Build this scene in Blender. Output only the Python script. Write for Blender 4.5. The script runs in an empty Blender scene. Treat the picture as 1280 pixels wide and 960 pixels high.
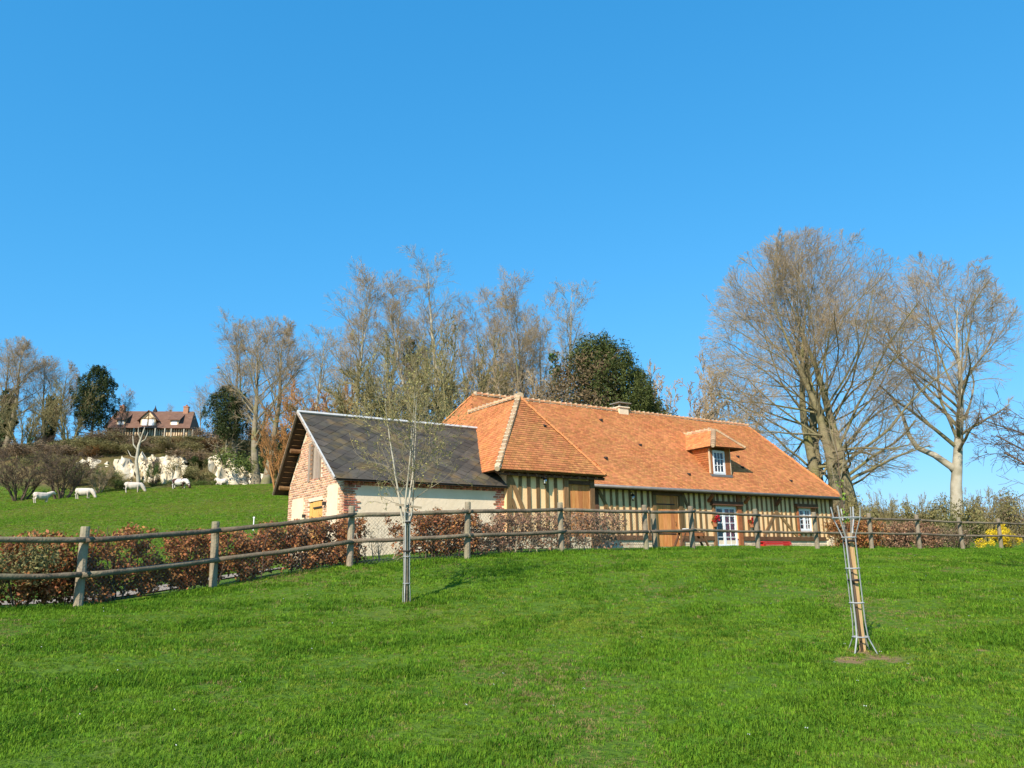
import bpy, bmesh, math, random
import numpy as np
from mathutils import Vector, Matrix

# ------------------------------------------------------------------ camera, sky, sun, exposure
SC = bpy.context.scene
COL = SC.collection
FPX, TANP, ROLL, EYE = 985.0, 0.2245, 0.012, 1.6
PITCH = math.atan(TANP)
cam_data = bpy.data.cameras.new('camera')
cam_data.sensor_width = 36.0
cam_data.lens = 36.0 * FPX / 1280.0
cam_data.clip_start = 0.05
cam_data.clip_end = 6000
cam = bpy.data.objects.new('camera', cam_data)
COL.objects.link(cam)
_R = Vector((1, 0, 0)); _F = Vector((0, math.cos(PITCH), math.sin(PITCH))); _U = Vector((0, -math.sin(PITCH), math.cos(PITCH)))
_X = _R * math.cos(ROLL) - _U * math.sin(ROLL)
_Y = _R * math.sin(ROLL) + _U * math.cos(ROLL)
_m = Matrix((_X, _Y, -_F)).transposed().to_4x4()
_m.translation = Vector((0, 0, EYE))
cam.matrix_world = _m
SC.camera = cam

SUN_EL = math.radians(37)
_sh = Vector((-0.44, -0.90)).normalized()
SUN_DIR = Vector((_sh.x * math.cos(SUN_EL), _sh.y * math.cos(SUN_EL), math.sin(SUN_EL)))
world = bpy.data.worlds.new('World'); SC.world = world; world.use_nodes = True
wn = world.node_tree.nodes; wl = world.node_tree.links
bg = wn['Background']
sky = wn.new('ShaderNodeTexSky'); sky.sky_type = 'NISHITA'; sky.sun_disc = False
sky.sun_elevation = SUN_EL; sky.sun_rotation = math.atan2(SUN_DIR.x, SUN_DIR.y)
sky.air_density = 1.0; sky.dust_density = 0.5; sky.ozone_density = 2.6; sky.altitude = 0
# the camera's colour response to the sky: one gain and gamma per channel, the same over the whole sky
sep = wn.new('ShaderNodeSeparateColor'); com = wn.new('ShaderNodeCombineColor'); wl.new(sky.outputs[0], sep.inputs[0])
for c_, (g_, k_) in enumerate(((1.08, 0.275), (0.55, 1.237), (0.45, 2.201))):
    pw = wn.new('ShaderNodeMath'); pw.operation = 'POWER'; pw.inputs[1].default_value = g_; wl.new(sep.outputs[c_], pw.inputs[0])
    mu = wn.new('ShaderNodeMath'); mu.operation = 'MULTIPLY'; mu.inputs[1].default_value = k_; wl.new(pw.outputs[0], mu.inputs[0]); wl.new(mu.outputs[0], com.inputs[c_])
wl.new(com.outputs[0], bg.inputs[0])
bg.inputs[1].default_value = 0.15
sl = bpy.data.lights.new('sun', 'SUN'); sl.energy = 4.6; sl.angle = math.radians(0.53); sl.color = (1.0, 0.92, 0.79)
so = bpy.data.objects.new('sun', sl); COL.objects.link(so); so.location = (-30, -60, 60)
so.rotation_euler = SUN_DIR.to_track_quat('Z', 'Y').to_euler()
SC.view_settings.view_transform = 'Standard'; SC.view_settings.look = 'None'
SC.view_settings.gamma = 1.0; SC.view_settings.exposure = 0.6
SC.cycles.max_bounces = 6; SC.cycles.transparent_max_bounces = 8
SC.cycles.diffuse_bounces = 3; SC.cycles.glossy_bounces = 3; SC.cycles.transmission_bounces = 4

RNG = np.random.default_rng(7)
random.seed(7)


def at(x, y, Y):
    """world point seen at photo pixel (x, y), Y metres in front of the photographer"""
    c, s = math.cos(ROLL), math.sin(ROLL)
    dx, dy = x - 640, y - 480
    xr, yr = dx * c - dy * s, dx * s + dy * c
    d = _R * (xr / FPX) - _U * (yr / FPX) + _F
    return Vector((0, 0, EYE)) + d * (Y / d.y)


# ------------------------------------------------------------------ materials
MATS = {}


def mat(name, c1, c2=None, scale=3.0, rough=0.9, bump=0.0, bscale=20.0, rnd=0.0, objrnd=0.0, c3=None, scale3=0.6,
        stretch=None, spec=0.2, metallic=0.0, transl=0.0, amt3=0.5, place=False):
    m = bpy.data.materials.new(name); m.use_nodes = True
    nt = m.node_tree; N = nt.nodes; L = nt.links
    b = N['Principled BSDF']; out = N['Material Output']
    b.inputs['Roughness'].default_value = rough
    b.inputs['Specular IOR Level'].default_value = spec
    b.inputs['Metallic'].default_value = metallic
    co = N.new('ShaderNodeTexCoord'); vec = N.new('ShaderNodeNewGeometry').outputs['Position'] if place else co.outputs['Object']
    if stretch:
        mp = N.new('ShaderNodeMapping'); mp.inputs['Scale'].default_value = stretch
        L.new(vec, mp.inputs[0]); vec = mp.outputs[0]
    col = None
    if c2 is not None:
        nz = N.new('ShaderNodeTexNoise'); nz.inputs['Scale'].default_value = scale; nz.inputs['Detail'].default_value = 6
        nz.inputs['Roughness'].default_value = 0.65
        L.new(vec, nz.inputs['Vector'])
        rp = N.new('ShaderNodeValToRGB'); rp.color_ramp.elements[0].position = 0.34; rp.color_ramp.elements[1].position = 0.66
        rp.color_ramp.elements[0].color = (*c1, 1); rp.color_ramp.elements[1].color = (*c2, 1)
        L.new(nz.outputs['Fac'], rp.inputs[0]); col = rp.outputs[0]
    else:
        rg = N.new('ShaderNodeRGB'); rg.outputs[0].default_value = (*c1, 1); col = rg.outputs[0]
    if c3 is not None:
        nz = N.new('ShaderNodeTexNoise'); nz.inputs['Scale'].default_value = scale3; nz.inputs['Detail'].default_value = 5
        L.new(vec, nz.inputs['Vector'])
        rp = N.new('ShaderNodeValToRGB'); rp.color_ramp.elements[0].position = 0.5; rp.color_ramp.elements[1].position = 0.68
        rp.color_ramp.elements[0].color = (0, 0, 0, 1); rp.color_ramp.elements[1].color = (amt3, amt3, amt3, 1)
        L.new(nz.outputs['Fac'], rp.inputs[0])
        mx = N.new('ShaderNodeMixRGB'); mx.inputs[2].default_value = (*c3, 1)
        L.new(rp.outputs[0], mx.inputs[0]); L.new(col, mx.inputs[1]); col = mx.outputs[0]
    for kind, amt in (('rnd', rnd), ('obj', objrnd)):
        if amt:
            if kind == 'rnd':
                a = N.new('ShaderNodeAttribute'); a.attribute_name = 'rnd'; src = a.outputs['Fac']
            else:
                a = N.new('ShaderNodeObjectInfo'); src = a.outputs['Random']
            mr = N.new('ShaderNodeMapRange'); mr.inputs['To Min'].default_value = 1 - amt; mr.inputs['To Max'].default_value = 1 + amt
            L.new(src, mr.inputs['Value'])
            mh = N.new('ShaderNodeMapRange'); mh.inputs['To Min'].default_value = 0.5 - amt * 0.035; mh.inputs['To Max'].default_value = 0.5 + amt * 0.035
            ml = N.new('ShaderNodeMath'); ml.operation = 'MULTIPLY'; ml.inputs[1].default_value = 7.31
            fr = N.new('ShaderNodeMath'); fr.operation = 'FRACT'
            L.new(src, ml.inputs[0]); L.new(ml.outputs[0], fr.inputs[0]); L.new(fr.outputs[0], mh.inputs['Value'])
            h = N.new('ShaderNodeHueSaturation'); L.new(mr.outputs[0], h.inputs['Value']); L.new(mh.outputs[0], h.inputs['Hue'])
            L.new(col, h.inputs['Color']); col = h.outputs[0]
    L.new(col, b.inputs['Base Color'])
    if bump:
        nb = N.new('ShaderNodeTexNoise'); nb.inputs['Scale'].default_value = bscale; nb.inputs['Detail'].default_value = 5
        L.new(vec, nb.inputs['Vector'])
        bp = N.new('ShaderNodeBump'); bp.inputs['Strength'].default_value = bump; bp.inputs['Distance'].default_value = 0.03
        L.new(nb.outputs['Fac'], bp.inputs['Height']); L.new(bp.outputs[0], b.inputs['Normal'])
    if transl:
        tr = N.new('ShaderNodeBsdfTranslucent'); L.new(col, tr.inputs['Color'])
        mxs = N.new('ShaderNodeMixShader'); mxs.inputs[0].default_value = transl
        L.new(b.outputs[0], mxs.inputs[1]); L.new(tr.outputs[0], mxs.inputs[2]); L.new(mxs.outputs[0], out.inputs['Surface'])
    MATS[name] = m
    return m


mat('plaster', (0.93, 0.585, 0.275), (0.95, 0.655, 0.35), 1.6, bump=0.25, bscale=14, c3=(0.62, 0.47, 0.27), scale3=0.9, amt3=0.35)
mat('render', (0.76, 0.585, 0.39), (0.83, 0.66, 0.47), 1.3, bump=0.3, bscale=10, c3=(0.66, 0.53, 0.38), scale3=0.7, amt3=0.45)
mat('oak', (0.165, 0.092, 0.038), (0.255, 0.155, 0.070), 5, bump=0.4, bscale=30, stretch=(4, 4, 0.5), objrnd=0.25)
mat('oak_dark', (0.10, 0.05, 0.026), (0.17, 0.085, 0.045), 5, bump=0.4, bscale=30, objrnd=0.2)
mat('oak_red', (0.33, 0.11, 0.04), (0.45, 0.17, 0.065), 5, bump=0.3, bscale=30, objrnd=0.15)
mat('door_wood', (0.50, 0.18, 0.05), (0.66, 0.29, 0.10), 3, bump=0.3, bscale=25, stretch=(6, 6, 0.6), objrnd=0.22)
mat('pine_wood', (0.72, 0.36, 0.09), (0.82, 0.46, 0.14), 3, bump=0.2, bscale=25, stretch=(6, 6, 0.6), objrnd=0.12)
mat('grey_wood', (0.27, 0.20, 0.15), (0.40, 0.31, 0.24), 4, bump=0.4, bscale=25, stretch=(5, 5, 0.5), objrnd=0.2)
mat('tile', (0.55, 0.200, 0.072), (0.63, 0.250, 0.098), 1.2, rough=0.85, bump=0.2, bscale=60, rnd=0.21, c3=(0.44, 0.20, 0.075), scale3=0.8, amt3=0.4)
mat('ridge_tile', (0.50, 0.20, 0.08), (0.58, 0.28, 0.13), 4, rough=0.9, bump=0.3, bscale=30, objrnd=0.22, c3=(0.62, 0.46, 0.29), scale3=6, amt3=0.5)
mat('hip_tile', (0.28, 0.19, 0.11), (0.38, 0.27, 0.165), 5, rough=0.9, bump=0.3, bscale=30, objrnd=0.22, c3=(0.50, 0.26, 0.12), scale3=6, amt3=0.6)
mat('mortar', (0.52, 0.38, 0.24), (0.62, 0.48, 0.32), 6, bump=0.3, bscale=20)
mat('slate', (0.052, 0.043, 0.033), (0.092, 0.075, 0.054), 2.2, rough=0.75, bump=0.3, bscale=25, objrnd=0.30, c3=(0.135, 0.092, 0.036), scale3=1.5, spec=0.3, amt3=0.9, place=True)
mat('zinc', (0.50, 0.48, 0.45), (0.62, 0.60, 0.56), 5, rough=0.6, metallic=0.1, spec=0.3)
mat('zinc_dark', (0.22, 0.19, 0.17), (0.30, 0.26, 0.23), 5, rough=0.5, metallic=0.5)
mat('brick', (0.36, 0.12, 0.07), (0.48, 0.19, 0.11), 5, bump=0.3, bscale=40, rnd=0.5)
mat('brick_pale', (0.54, 0.26, 0.15), (0.62, 0.34, 0.21), 5, bump=0.3, bscale=40, rnd=0.4)
mat('brick_mortar', (0.70, 0.55, 0.38), (0.80, 0.66, 0.48), 3, bump=0.3, bscale=30)
mat('stone', (0.60, 0.46, 0.30), (0.76, 0.62, 0.44), 5, bump=0.5, bscale=12, rnd=0.2)
mat('soffit_shaded', (0.035, 0.024, 0.016), (0.06, 0.042, 0.028), 5)  # barn deck wood, with the shade under the verge put into its colour
mat('white_paint', (0.78, 0.78, 0.78), (0.83, 0.83, 0.83), 4, rough=0.5)
mat('iron', (0.02, 0.02, 0.02), (0.05, 0.04, 0.035), 8, rough=0.6)
mat('concrete', (0.20, 0.175, 0.145), (0.30, 0.265, 0.22), 5, bump=0.3)
mat('curtain', (0.42, 0.05, 0.07), (0.50, 0.09, 0.10), 6, rough=0.95)
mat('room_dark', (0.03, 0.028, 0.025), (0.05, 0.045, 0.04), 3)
mat('red_paint', (0.52, 0.025, 0.025), (0.60, 0.045, 0.035), 5, rough=0.5, objrnd=0.1)
mat('flower_red', (0.50, 0.02, 0.02), (0.62, 0.04, 0.03), 9, rnd=0.4, transl=0.2)
mat('terracotta', (0.36, 0.13, 0.06), (0.46, 0.19, 0.09), 5)
mat('fence_wood', (0.21, 0.165, 0.11), (0.35, 0.28, 0.195), 4, bump=0.5, bscale=25, objrnd=0.2, c3=(0.24, 0.235, 0.13), scale3=2.0, amt3=0.6)
mat('rail_wood', (0.13, 0.095, 0.062), (0.23, 0.175, 0.12), 4, bump=0.5, bscale=25, objrnd=0.2, c3=(0.17, 0.165, 0.09), scale3=2.0, amt3=0.5)
mat('stake_wood', (0.50, 0.30, 0.13), (0.62, 0.41, 0.20), 5, bump=0.3, stretch=(5, 5, 0.6))
mat('galv', (0.38, 0.37, 0.35), (0.52, 0.51, 0.48), 9, rough=0.5, metallic=0.4)
mat('wire', (0.16, 0.15, 0.14), None, rough=0.6, metallic=0.3)
mat('bark_grey', (0.17, 0.135, 0.09), (0.30, 0.25, 0.17), 3, bump=0.6, bscale=12, c3=(0.17, 0.17, 0.05), scale3=0.8, amt3=0.8)
mat('bark_moss', (0.17, 0.14, 0.075), (0.26, 0.22, 0.12), 3, bump=0.6, bscale=12, c3=(0.16, 0.16, 0.035), scale3=0.5, amt3=0.8)
mat('bark_pale', (0.36, 0.315, 0.23), (0.50, 0.45, 0.35), 2, bump=0.4, bscale=10, c3=(0.24, 0.21, 0.14), scale3=1.2, amt3=0.7)
mat('twig_grey', (0.32, 0.25, 0.16), (0.40, 0.325, 0.22), 1.0, rough=0.85)
mat('twig_red', (0.33, 0.235, 0.135), (0.42, 0.32, 0.20), 0.6, rough=0.85)
mat('twig_olive', (0.23, 0.19, 0.08), (0.31, 0.255, 0.12), 0.6, rough=0.85)
mat('twig_orange', (0.34, 0.155, 0.05), (0.42, 0.215, 0.08), 0.6, rough=0.85)
mat('twig_dark', (0.10, 0.066, 0.044), (0.16, 0.11, 0.075), 1.0, rough=0.85)
mat('leaf_dark', (0.030, 0.046, 0.014), (0.060, 0.080, 0.022), 0.8, rnd=0.5, transl=0.15, rough=0.6)
mat('leaf_yew', (0.050, 0.066, 0.016), (0.100, 0.115, 0.028), 0.5, rnd=0.5, transl=0.15, rough=0.7)
mat('leaf_dead', (0.13, 0.09, 0.045), (0.20, 0.14, 0.075), 0.8, rnd=0.4, transl=0.15)
mat('leaf_ivy', (0.04, 0.075, 0.015), (0.075, 0.12, 0.025), 0.8, rnd=0.5, transl=0.2, rough=0.5)
mat('leaf_olive', (0.20, 0.175, 0.065), (0.27, 0.235, 0.10), 0.8, rnd=0.4, transl=0.25)
mat('leaf_brown', (0.20, 0.135, 0.08), (0.27, 0.195, 0.12), 0.8, rnd=0.4, transl=0.2)
mat('leaf_beech', (0.30, 0.118, 0.038), (0.43, 0.205, 0.078), 2.0, rnd=0.55, transl=0.25, rough=0.55)
mat('leaf_beech_pale', (0.30, 0.16, 0.085), (0.42, 0.26, 0.16), 2.0, rnd=0.5, transl=0.25, rough=0.6)
mat('leaf_bud', (0.36, 0.31, 0.10), (0.44, 0.40, 0.15), 2.0, rnd=0.4, transl=0.3)
mat('leaf_spring', (0.20, 0.30, 0.04), (0.28, 0.38, 0.06), 2.0, rnd=0.3, transl=0.3)
mat('leaf_yellow', (0.75, 0.52, 0.02), (0.85, 0.66, 0.05), 2.0, rnd=0.25, transl=0.3)
mat('leaf_green', (0.10, 0.135, 0.03), (0.15, 0.185, 0.05), 2.0, rnd=0.4, transl=0.25)
mat('grass_a', (0.125, 0.250, 0.010), (0.175, 0.295, 0.018), 0.35, rough=0.7, objrnd=0.3, transl=0.35)
mat('grass_b', (0.190, 0.280, 0.018), (0.265, 0.315, 0.036), 0.35, rough=0.7, objrnd=0.3, transl=0.35)
mat('grass_c', (0.075, 0.180, 0.008), (0.110, 0.220, 0.013), 0.35, rough=0.7, objrnd=0.3, transl=0.35)
mat('grass_straw', (0.24, 0.19, 0.06), (0.33, 0.26, 0.10), 0.35, rough=0.8, objrnd=0.3, transl=0.3)
mat('daisy', (0.8, 0.8, 0.74), None)
mat('chalk', (0.56, 0.46, 0.31), (0.74, 0.66, 0.50), 0.9, bump=0.8, bscale=2.5, c3=(0.30, 0.23, 0.11), scale3=0.6, amt3=0.8, stretch=(1, 1, .45))
mat('gravel', (0.26, 0.20, 0.15), (0.36, 0.29, 0.22), 6, bump=0.6, bscale=40)
mat('cow_white', (0.56, 0.46, 0.37), (0.66, 0.57, 0.48), 2.0, rough=0.8, c3=(0.34, 0.20, 0.12), scale3=1.3, amt3=0.6)
mat('cow_pied', (0.68, 0.60, 0.52), (0.06, 0.024, 0.018), 1.3, rough=0.8)
mat('far_tile', (0.145, 0.078, 0.052), (0.205, 0.112, 0.076), 1.5, rough=0.9, bump=0.5, bscale=8)
mat('far_wall', (0.70, 0.52, 0.30), (0.78, 0.62, 0.40), 1.0)
mat('far_brick', (0.36, 0.17, 0.10), (0.46, 0.24, 0.15), 3.0)
mat('hoof', (0.05, 0.04, 0.035), None)
for _n in ('cow_pied',):
    _r = [n for n in MATS[_n].node_tree.nodes if n.type == 'VALTORGB'][0].color_ramp
    _r.elements[0].position = 0.49; _r.elements[1].position = 0.51

# glass for the window panes
_g = bpy.data.materials.new('pane_glass'); _g.use_nodes = True
_b = _g.node_tree.nodes['Principled BSDF']
_b.inputs['Base Color'].default_value = (0.9, 0.95, 0.97, 1); _b.inputs['Roughness'].default_value = 0.03
_b.inputs['Transmission Weight'].default_value = 1.0; _b.inputs['IOR'].default_value = 1.45
MATS['pane_glass'] = _g


# ------------------------------------------------------------------ mesh helpers
class MB:
    """collects boxes, tubes and faces into one mesh"""

    def __init__(self):
        self.v = []; self.f = []; self.r = []; self.n = 0

    def add(self, verts, faces, rnd=None):
        verts = np.asarray(verts, float).reshape(-1, 3)
        self.v.append(verts)
        self.f += [tuple(i + self.n for i in f) for f in faces]
        self.r += [rnd if rnd is not None else 0.5] * len(faces)
        self.n += len(verts)

    def box(self, x0, x1, y0, y1, z0, z1, rnd=None):
        self.add([(x0, y0, z0), (x1, y0, z0), (x1, y1, z0), (x0, y1, z0), (x0, y0, z1), (x1, y0, z1), (x1, y1, z1), (x0, y1, z1)],
                 [(0, 3, 2, 1), (4, 5, 6, 7), (0, 1, 5, 4), (1, 2, 6, 5), (2, 3, 7, 6), (3, 0, 4, 7)], rnd)

    def beam(self, p, q, w, h, up=(0, 0, 1), rnd=None):
        p, q = Vector(p), Vector(q); d = (q - p).normalized(); s = d.cross(Vector(up))
        if s.length < 1e-4: s = Vector((1, 0, 0))
        s.normalize(); u = s.cross(d).normalized(); s *= w / 2; u *= h / 2
        self.add([p - s - u, p + s - u, p + s + u, p - s + u, q - s - u, q + s - u, q + s + u, q - s + u],
                 [(0, 1, 2, 3), (7, 6, 5, 4), (0, 4, 5, 1), (1, 5, 6, 2), (2, 6, 7, 3), (3, 7, 4, 0)], rnd)

    def tube(self, pts, rad, k=8, cap=True, rnd=None):
        pts = np.asarray(pts, float); n = len(pts)
        rad = np.broadcast_to(np.asarray(rad, float), (n,))
        t = np.gradient(pts, axis=0); t /= np.linalg.norm(t, axis=1)[:, None] + 1e-12
        ref = np.array([0, 0, 1.0]) if abs(t[0, 2]) < 0.9 else np.array([1.0, 0, 0])
        s = np.cross(t, ref); s /= np.linalg.norm(s, axis=1)[:, None] + 1e-12
        u = np.cross(s, t)
        a = np.linspace(0, 2 * math.pi, k, endpoint=False)
        ring = pts[:, None] + rad[:, None, None] * (np.cos(a)[None, :, None] * s[:, None] + np.sin(a)[None, :, None] * u[:, None])
        f = []
        for i in range(n - 1):
            for j in range(k):
                f.append((i * k + j, i * k + (j + 1) % k, (i + 1) * k + (j + 1) % k, (i + 1) * k + j))
        if cap:
            f.append(tuple(range(k))[::-1]); f.append(tuple((n - 1) * k + j for j in range(k)))
        self.add(ring.reshape(-1, 3), f, rnd)

    def mesh(self, name, m, smooth=False, rnd=True):
        me = bpy.data.meshes.new(name)
        V = np.concatenate(self.v) if self.v else np.zeros((0, 3))
        me.from_pydata(V.tolist(), [], self.f)
        if rnd:
            a = me.attributes.new('rnd', 'FLOAT', 'FACE'); a.data.foreach_set('value', np.array(self.r, np.float32))
        me.materials.append(MATS[m])
        if smooth: me.polygons.foreach_set('use_smooth', [True] * len(me.polygons))
        me.update()
        return me

    def build(self, name, m, parent=None, smooth=False, loc=None):
        return link(name, self.mesh(name, m, smooth), parent, loc)


def link(name, me, parent=None, loc=None, rotz=None):
    o = bpy.data.objects.new(name, me); COL.objects.link(o)
    if parent is not None: o.parent = parent
    if loc is not None: o.location = loc
    if rotz is not None: o.rotation_euler = (0, 0, rotz)
    return o


def fastmesh(name, V, F, m, rnd=None, smooth=False, midx=None):
    """V (n,3), F (m,k) all faces with k corners"""
    V = np.ascontiguousarray(V, np.float32); F = np.ascontiguousarray(F, np.int32)
    me = bpy.data.meshes.new(name)
    me.vertices.add(len(V)); me.vertices.foreach_set('co', V.ravel())
    k = F.shape[1]
    me.loops.add(F.size); me.loops.foreach_set('vertex_index', F.ravel())
    me.polygons.add(len(F)); me.polygons.foreach_set('loop_start', np.arange(0, F.size, k, dtype=np.int32))
    me.polygons.foreach_set('loop_total', np.full(len(F), k, np.int32))
    if rnd is not None:
        a = me.attributes.new('rnd', 'FLOAT', 'FACE'); a.data.foreach_set('value', np.asarray(rnd, np.float32))
    for q in ([m] if isinstance(m, str) else m): me.materials.append(MATS[q])
    if midx is not None: me.polygons.foreach_set('material_index', np.asarray(midx, np.int32))
    if smooth: me.polygons.foreach_set('use_smooth', np.ones(len(F), bool))
    me.update(calc_edges=True); me.validate()
    return me


def tag(o, label, cat, group=None):
    o['label'] = label; o['category'] = cat
    if group: o['group'] = group
    return o


def thing(name, label, cat, loc=(0, 0, 0), rotz=0.0, group=None, parent=None):
    o = bpy.data.objects.new(name, None); COL.objects.link(o)
    o.location = loc; o.rotation_euler = (0, 0, rotz); o.empty_display_size = 0.3
    return tag(o, label, cat, group)


def copy_tree(o, parent=None):
    c = o.copy(); COL.objects.link(c)
    if parent is not None: c.parent = parent
    for ch in o.children: copy_tree(ch, c)
    return c


# ------------------------------------------------------------------ terrain
HZ = EYE + 0.51                     # floor level of the farmhouse
HX, HY, HTH = 1.5726, 33.8676, 0.5683
_ca, _sa = math.cos(HTH), math.sin(HTH)


def house_pt(a, b, z=0.0):
    return Vector((HX + a * _ca - b * _sa, HY + a * _sa + b * _ca, HZ + z))


FENCE = [(-330, 778, 9.6), (-95, 768, 10.7), (97, 760, 12.1), (266, 735, 14.3), (437, 709, 15.9), (584, 698, 17.2), (702, 691, 19.0), (808, 688, 20.9),
         (866, 687, 22.9), (948, 687, 25.2), (1022, 687, 26.8), (1090, 687, 28.4), (1150, 687, 30.0), (1204, 688, 31.3),
         (1252, 687, 32.5), (1300, 688, 33.8), (1360, 689, 35.2)]
FPOS = [at(*q) for q in FENCE]
GUARD = at(1078, 815, 8.8)
SAPL = at(508, 755, 13.0)
ctrl = [(0, 0, 0), (-6, 0, 0), (6, 0, 0), (0, -15, -0.9), (-20, -15, -0.9), (20, -15, -0.6), (0, 5.1, .25), (-4, 5.1, .24), (4, 5.1, .27),
        (12, 8, .55), (12, 16, 1.3), (20, 22, 1.6), (5, 15, 1.25)]
ctrl += [tuple(p) for p in FPOS] + [tuple(GUARD), tuple(SAPL)]
ctrl += [tuple(house_pt(a, b, z)) for a, b, z in ((-10, -3, -.4), (-10, 6, -.3), (-4, -5, -.15), (0, -5, -.1), (3, -2, -.04), (10, -1.5, -.04), (19, -1.5, -.04),
                                                 (20, 9, 0), (8, 10, .2), (-4, 10, 0), (10, -6, -.1))]
ctrl += [(-9, 14.5, .93), (-7.6, 15.6, .98), (-12, 18, .95), (-9, 20, 1.15), (-15, 25, 1.2), (-25, 20, 1.0), (-11, 30, 1.6), (-20, 38, 2.0)]
ctrl += [tuple(at(*q)) for q in ((-150, 672, 50), (0, 668, 50), (170, 662, 50), (330, 656, 48), (100, 640, 70), (280, 625, 75), (-200, 640, 92), (0, 633, 92), (100, 622, 92),
                                 (170, 614, 95), (240, 608, 97), (330, 606, 102), (420, 605, 95), (20, 612, 103), (110, 606, 106), (220, 604, 108), (300, 606, 108), (20, 580, 116), (110, 572, 117), (220, 568, 118), (300, 577, 117), (-200, 590, 120), (-300, 570, 140),
                                 (0, 563, 135), (90, 549, 141), (190, 544, 148), (250, 546, 150), (330, 556, 140), (450, 575, 130),
                                 (550, 606, 85), (700, 628, 68), (850, 652, 65), (1060, 674, 48), (1200, 674, 50), (1280, 678, 60), (1400, 682, 60))]
ctrl += [(-90, 200, 30), (0, 200, 24), (60, 160, 8), (60, 110, 3.2), (100, 100, 2.2), (110, 200, 2), (-200, 150, 24), (-200, 60, 8), (-100, 40, 3), (-60, -40, -2), (80, -40, -1),
         (-400, 400, 34), (0, 420, 30), (400, 400, 0), (400, 0, -2), (-400, 0, 0), (0, -300, -6), (60, 40, 2.2), (45, 25, 1.4)]
ctrl = np.array(ctrl, float)


def _tps(P, Q):
    d2 = ((P[:, None, :] - Q[None]) ** 2).sum(-1) / 100.0
    return np.where(d2 > 1e-12, d2 * np.log(d2 + 1e-12), 0.0)


_n = len(ctrl); _K = _tps(ctrl[:, :2], ctrl[:, :2]) + np.eye(_n) * 0.002
_P = np.c_[np.ones(_n), ctrl[:, :2] / 10]
_A = np.block([[_K, _P], [_P.T, np.zeros((3, 3))]])
_sol = np.linalg.solve(_A, np.r_[ctrl[:, 2], np.zeros(3)])


def ground_h(x, y):
    x = np.atleast_1d(np.asarray(x, float)); y = np.atleast_1d(np.asarray(y, float))
    Q = np.c_[x.ravel(), y.ravel()]
    out = np.empty(len(Q))
    for i in range(0, len(Q), 20000):
        q = Q[i:i + 20000]
        out[i:i + 20000] = _tps(q, ctrl[:, :2]) @ _sol[:_n] + np.c_[np.ones(len(q)), q / 10] @ _sol[_n:]
    # small unevenness of turf, then level off far away
    x, y = Q[:, 0], Q[:, 1]
    out += 0.018 * np.sin(x * 1.7 + np.sin(y * 1.1) * 1.3) * np.sin(y * 1.9 + 0.7 * np.sin(x * 0.9))
    r = np.hypot(x, y); w = np.clip((r - 380) / 400, 0, 1)
    out = out * (1 - w) + np.clip(out, -6, 34) * w
    return np.clip(out, -8, 40)


def gh(x, y):
    return float(ground_h(x, y)[0])


def axis(lo, hi, c, fine, grow):
    a = [c]; s = fine
    while a[-1] < hi: a.append(a[-1] + s); s = fine if abs(a[-1] - c) < 22 else s * grow
    b = [c]; s = fine
    while b[-1] > lo: b.append(b[-1] - s); s = fine if abs(b[-1] - c) < 22 else s * grow
    return np.array(sorted(set(a + b)))


gx = axis(-2500, 2500, 0, 0.45, 1.05); gy = axis(-600, 3500, 16, 0.45, 1.045)
GX, GY = np.meshgrid(gx, gy)
GZ = ground_h(GX.ravel(), GY.ravel())
nx, ny = len(gx), len(gy)
ii = (np.arange(ny - 1)[:, None] * nx + np.arange(nx - 1)[None]).ravel()


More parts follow.
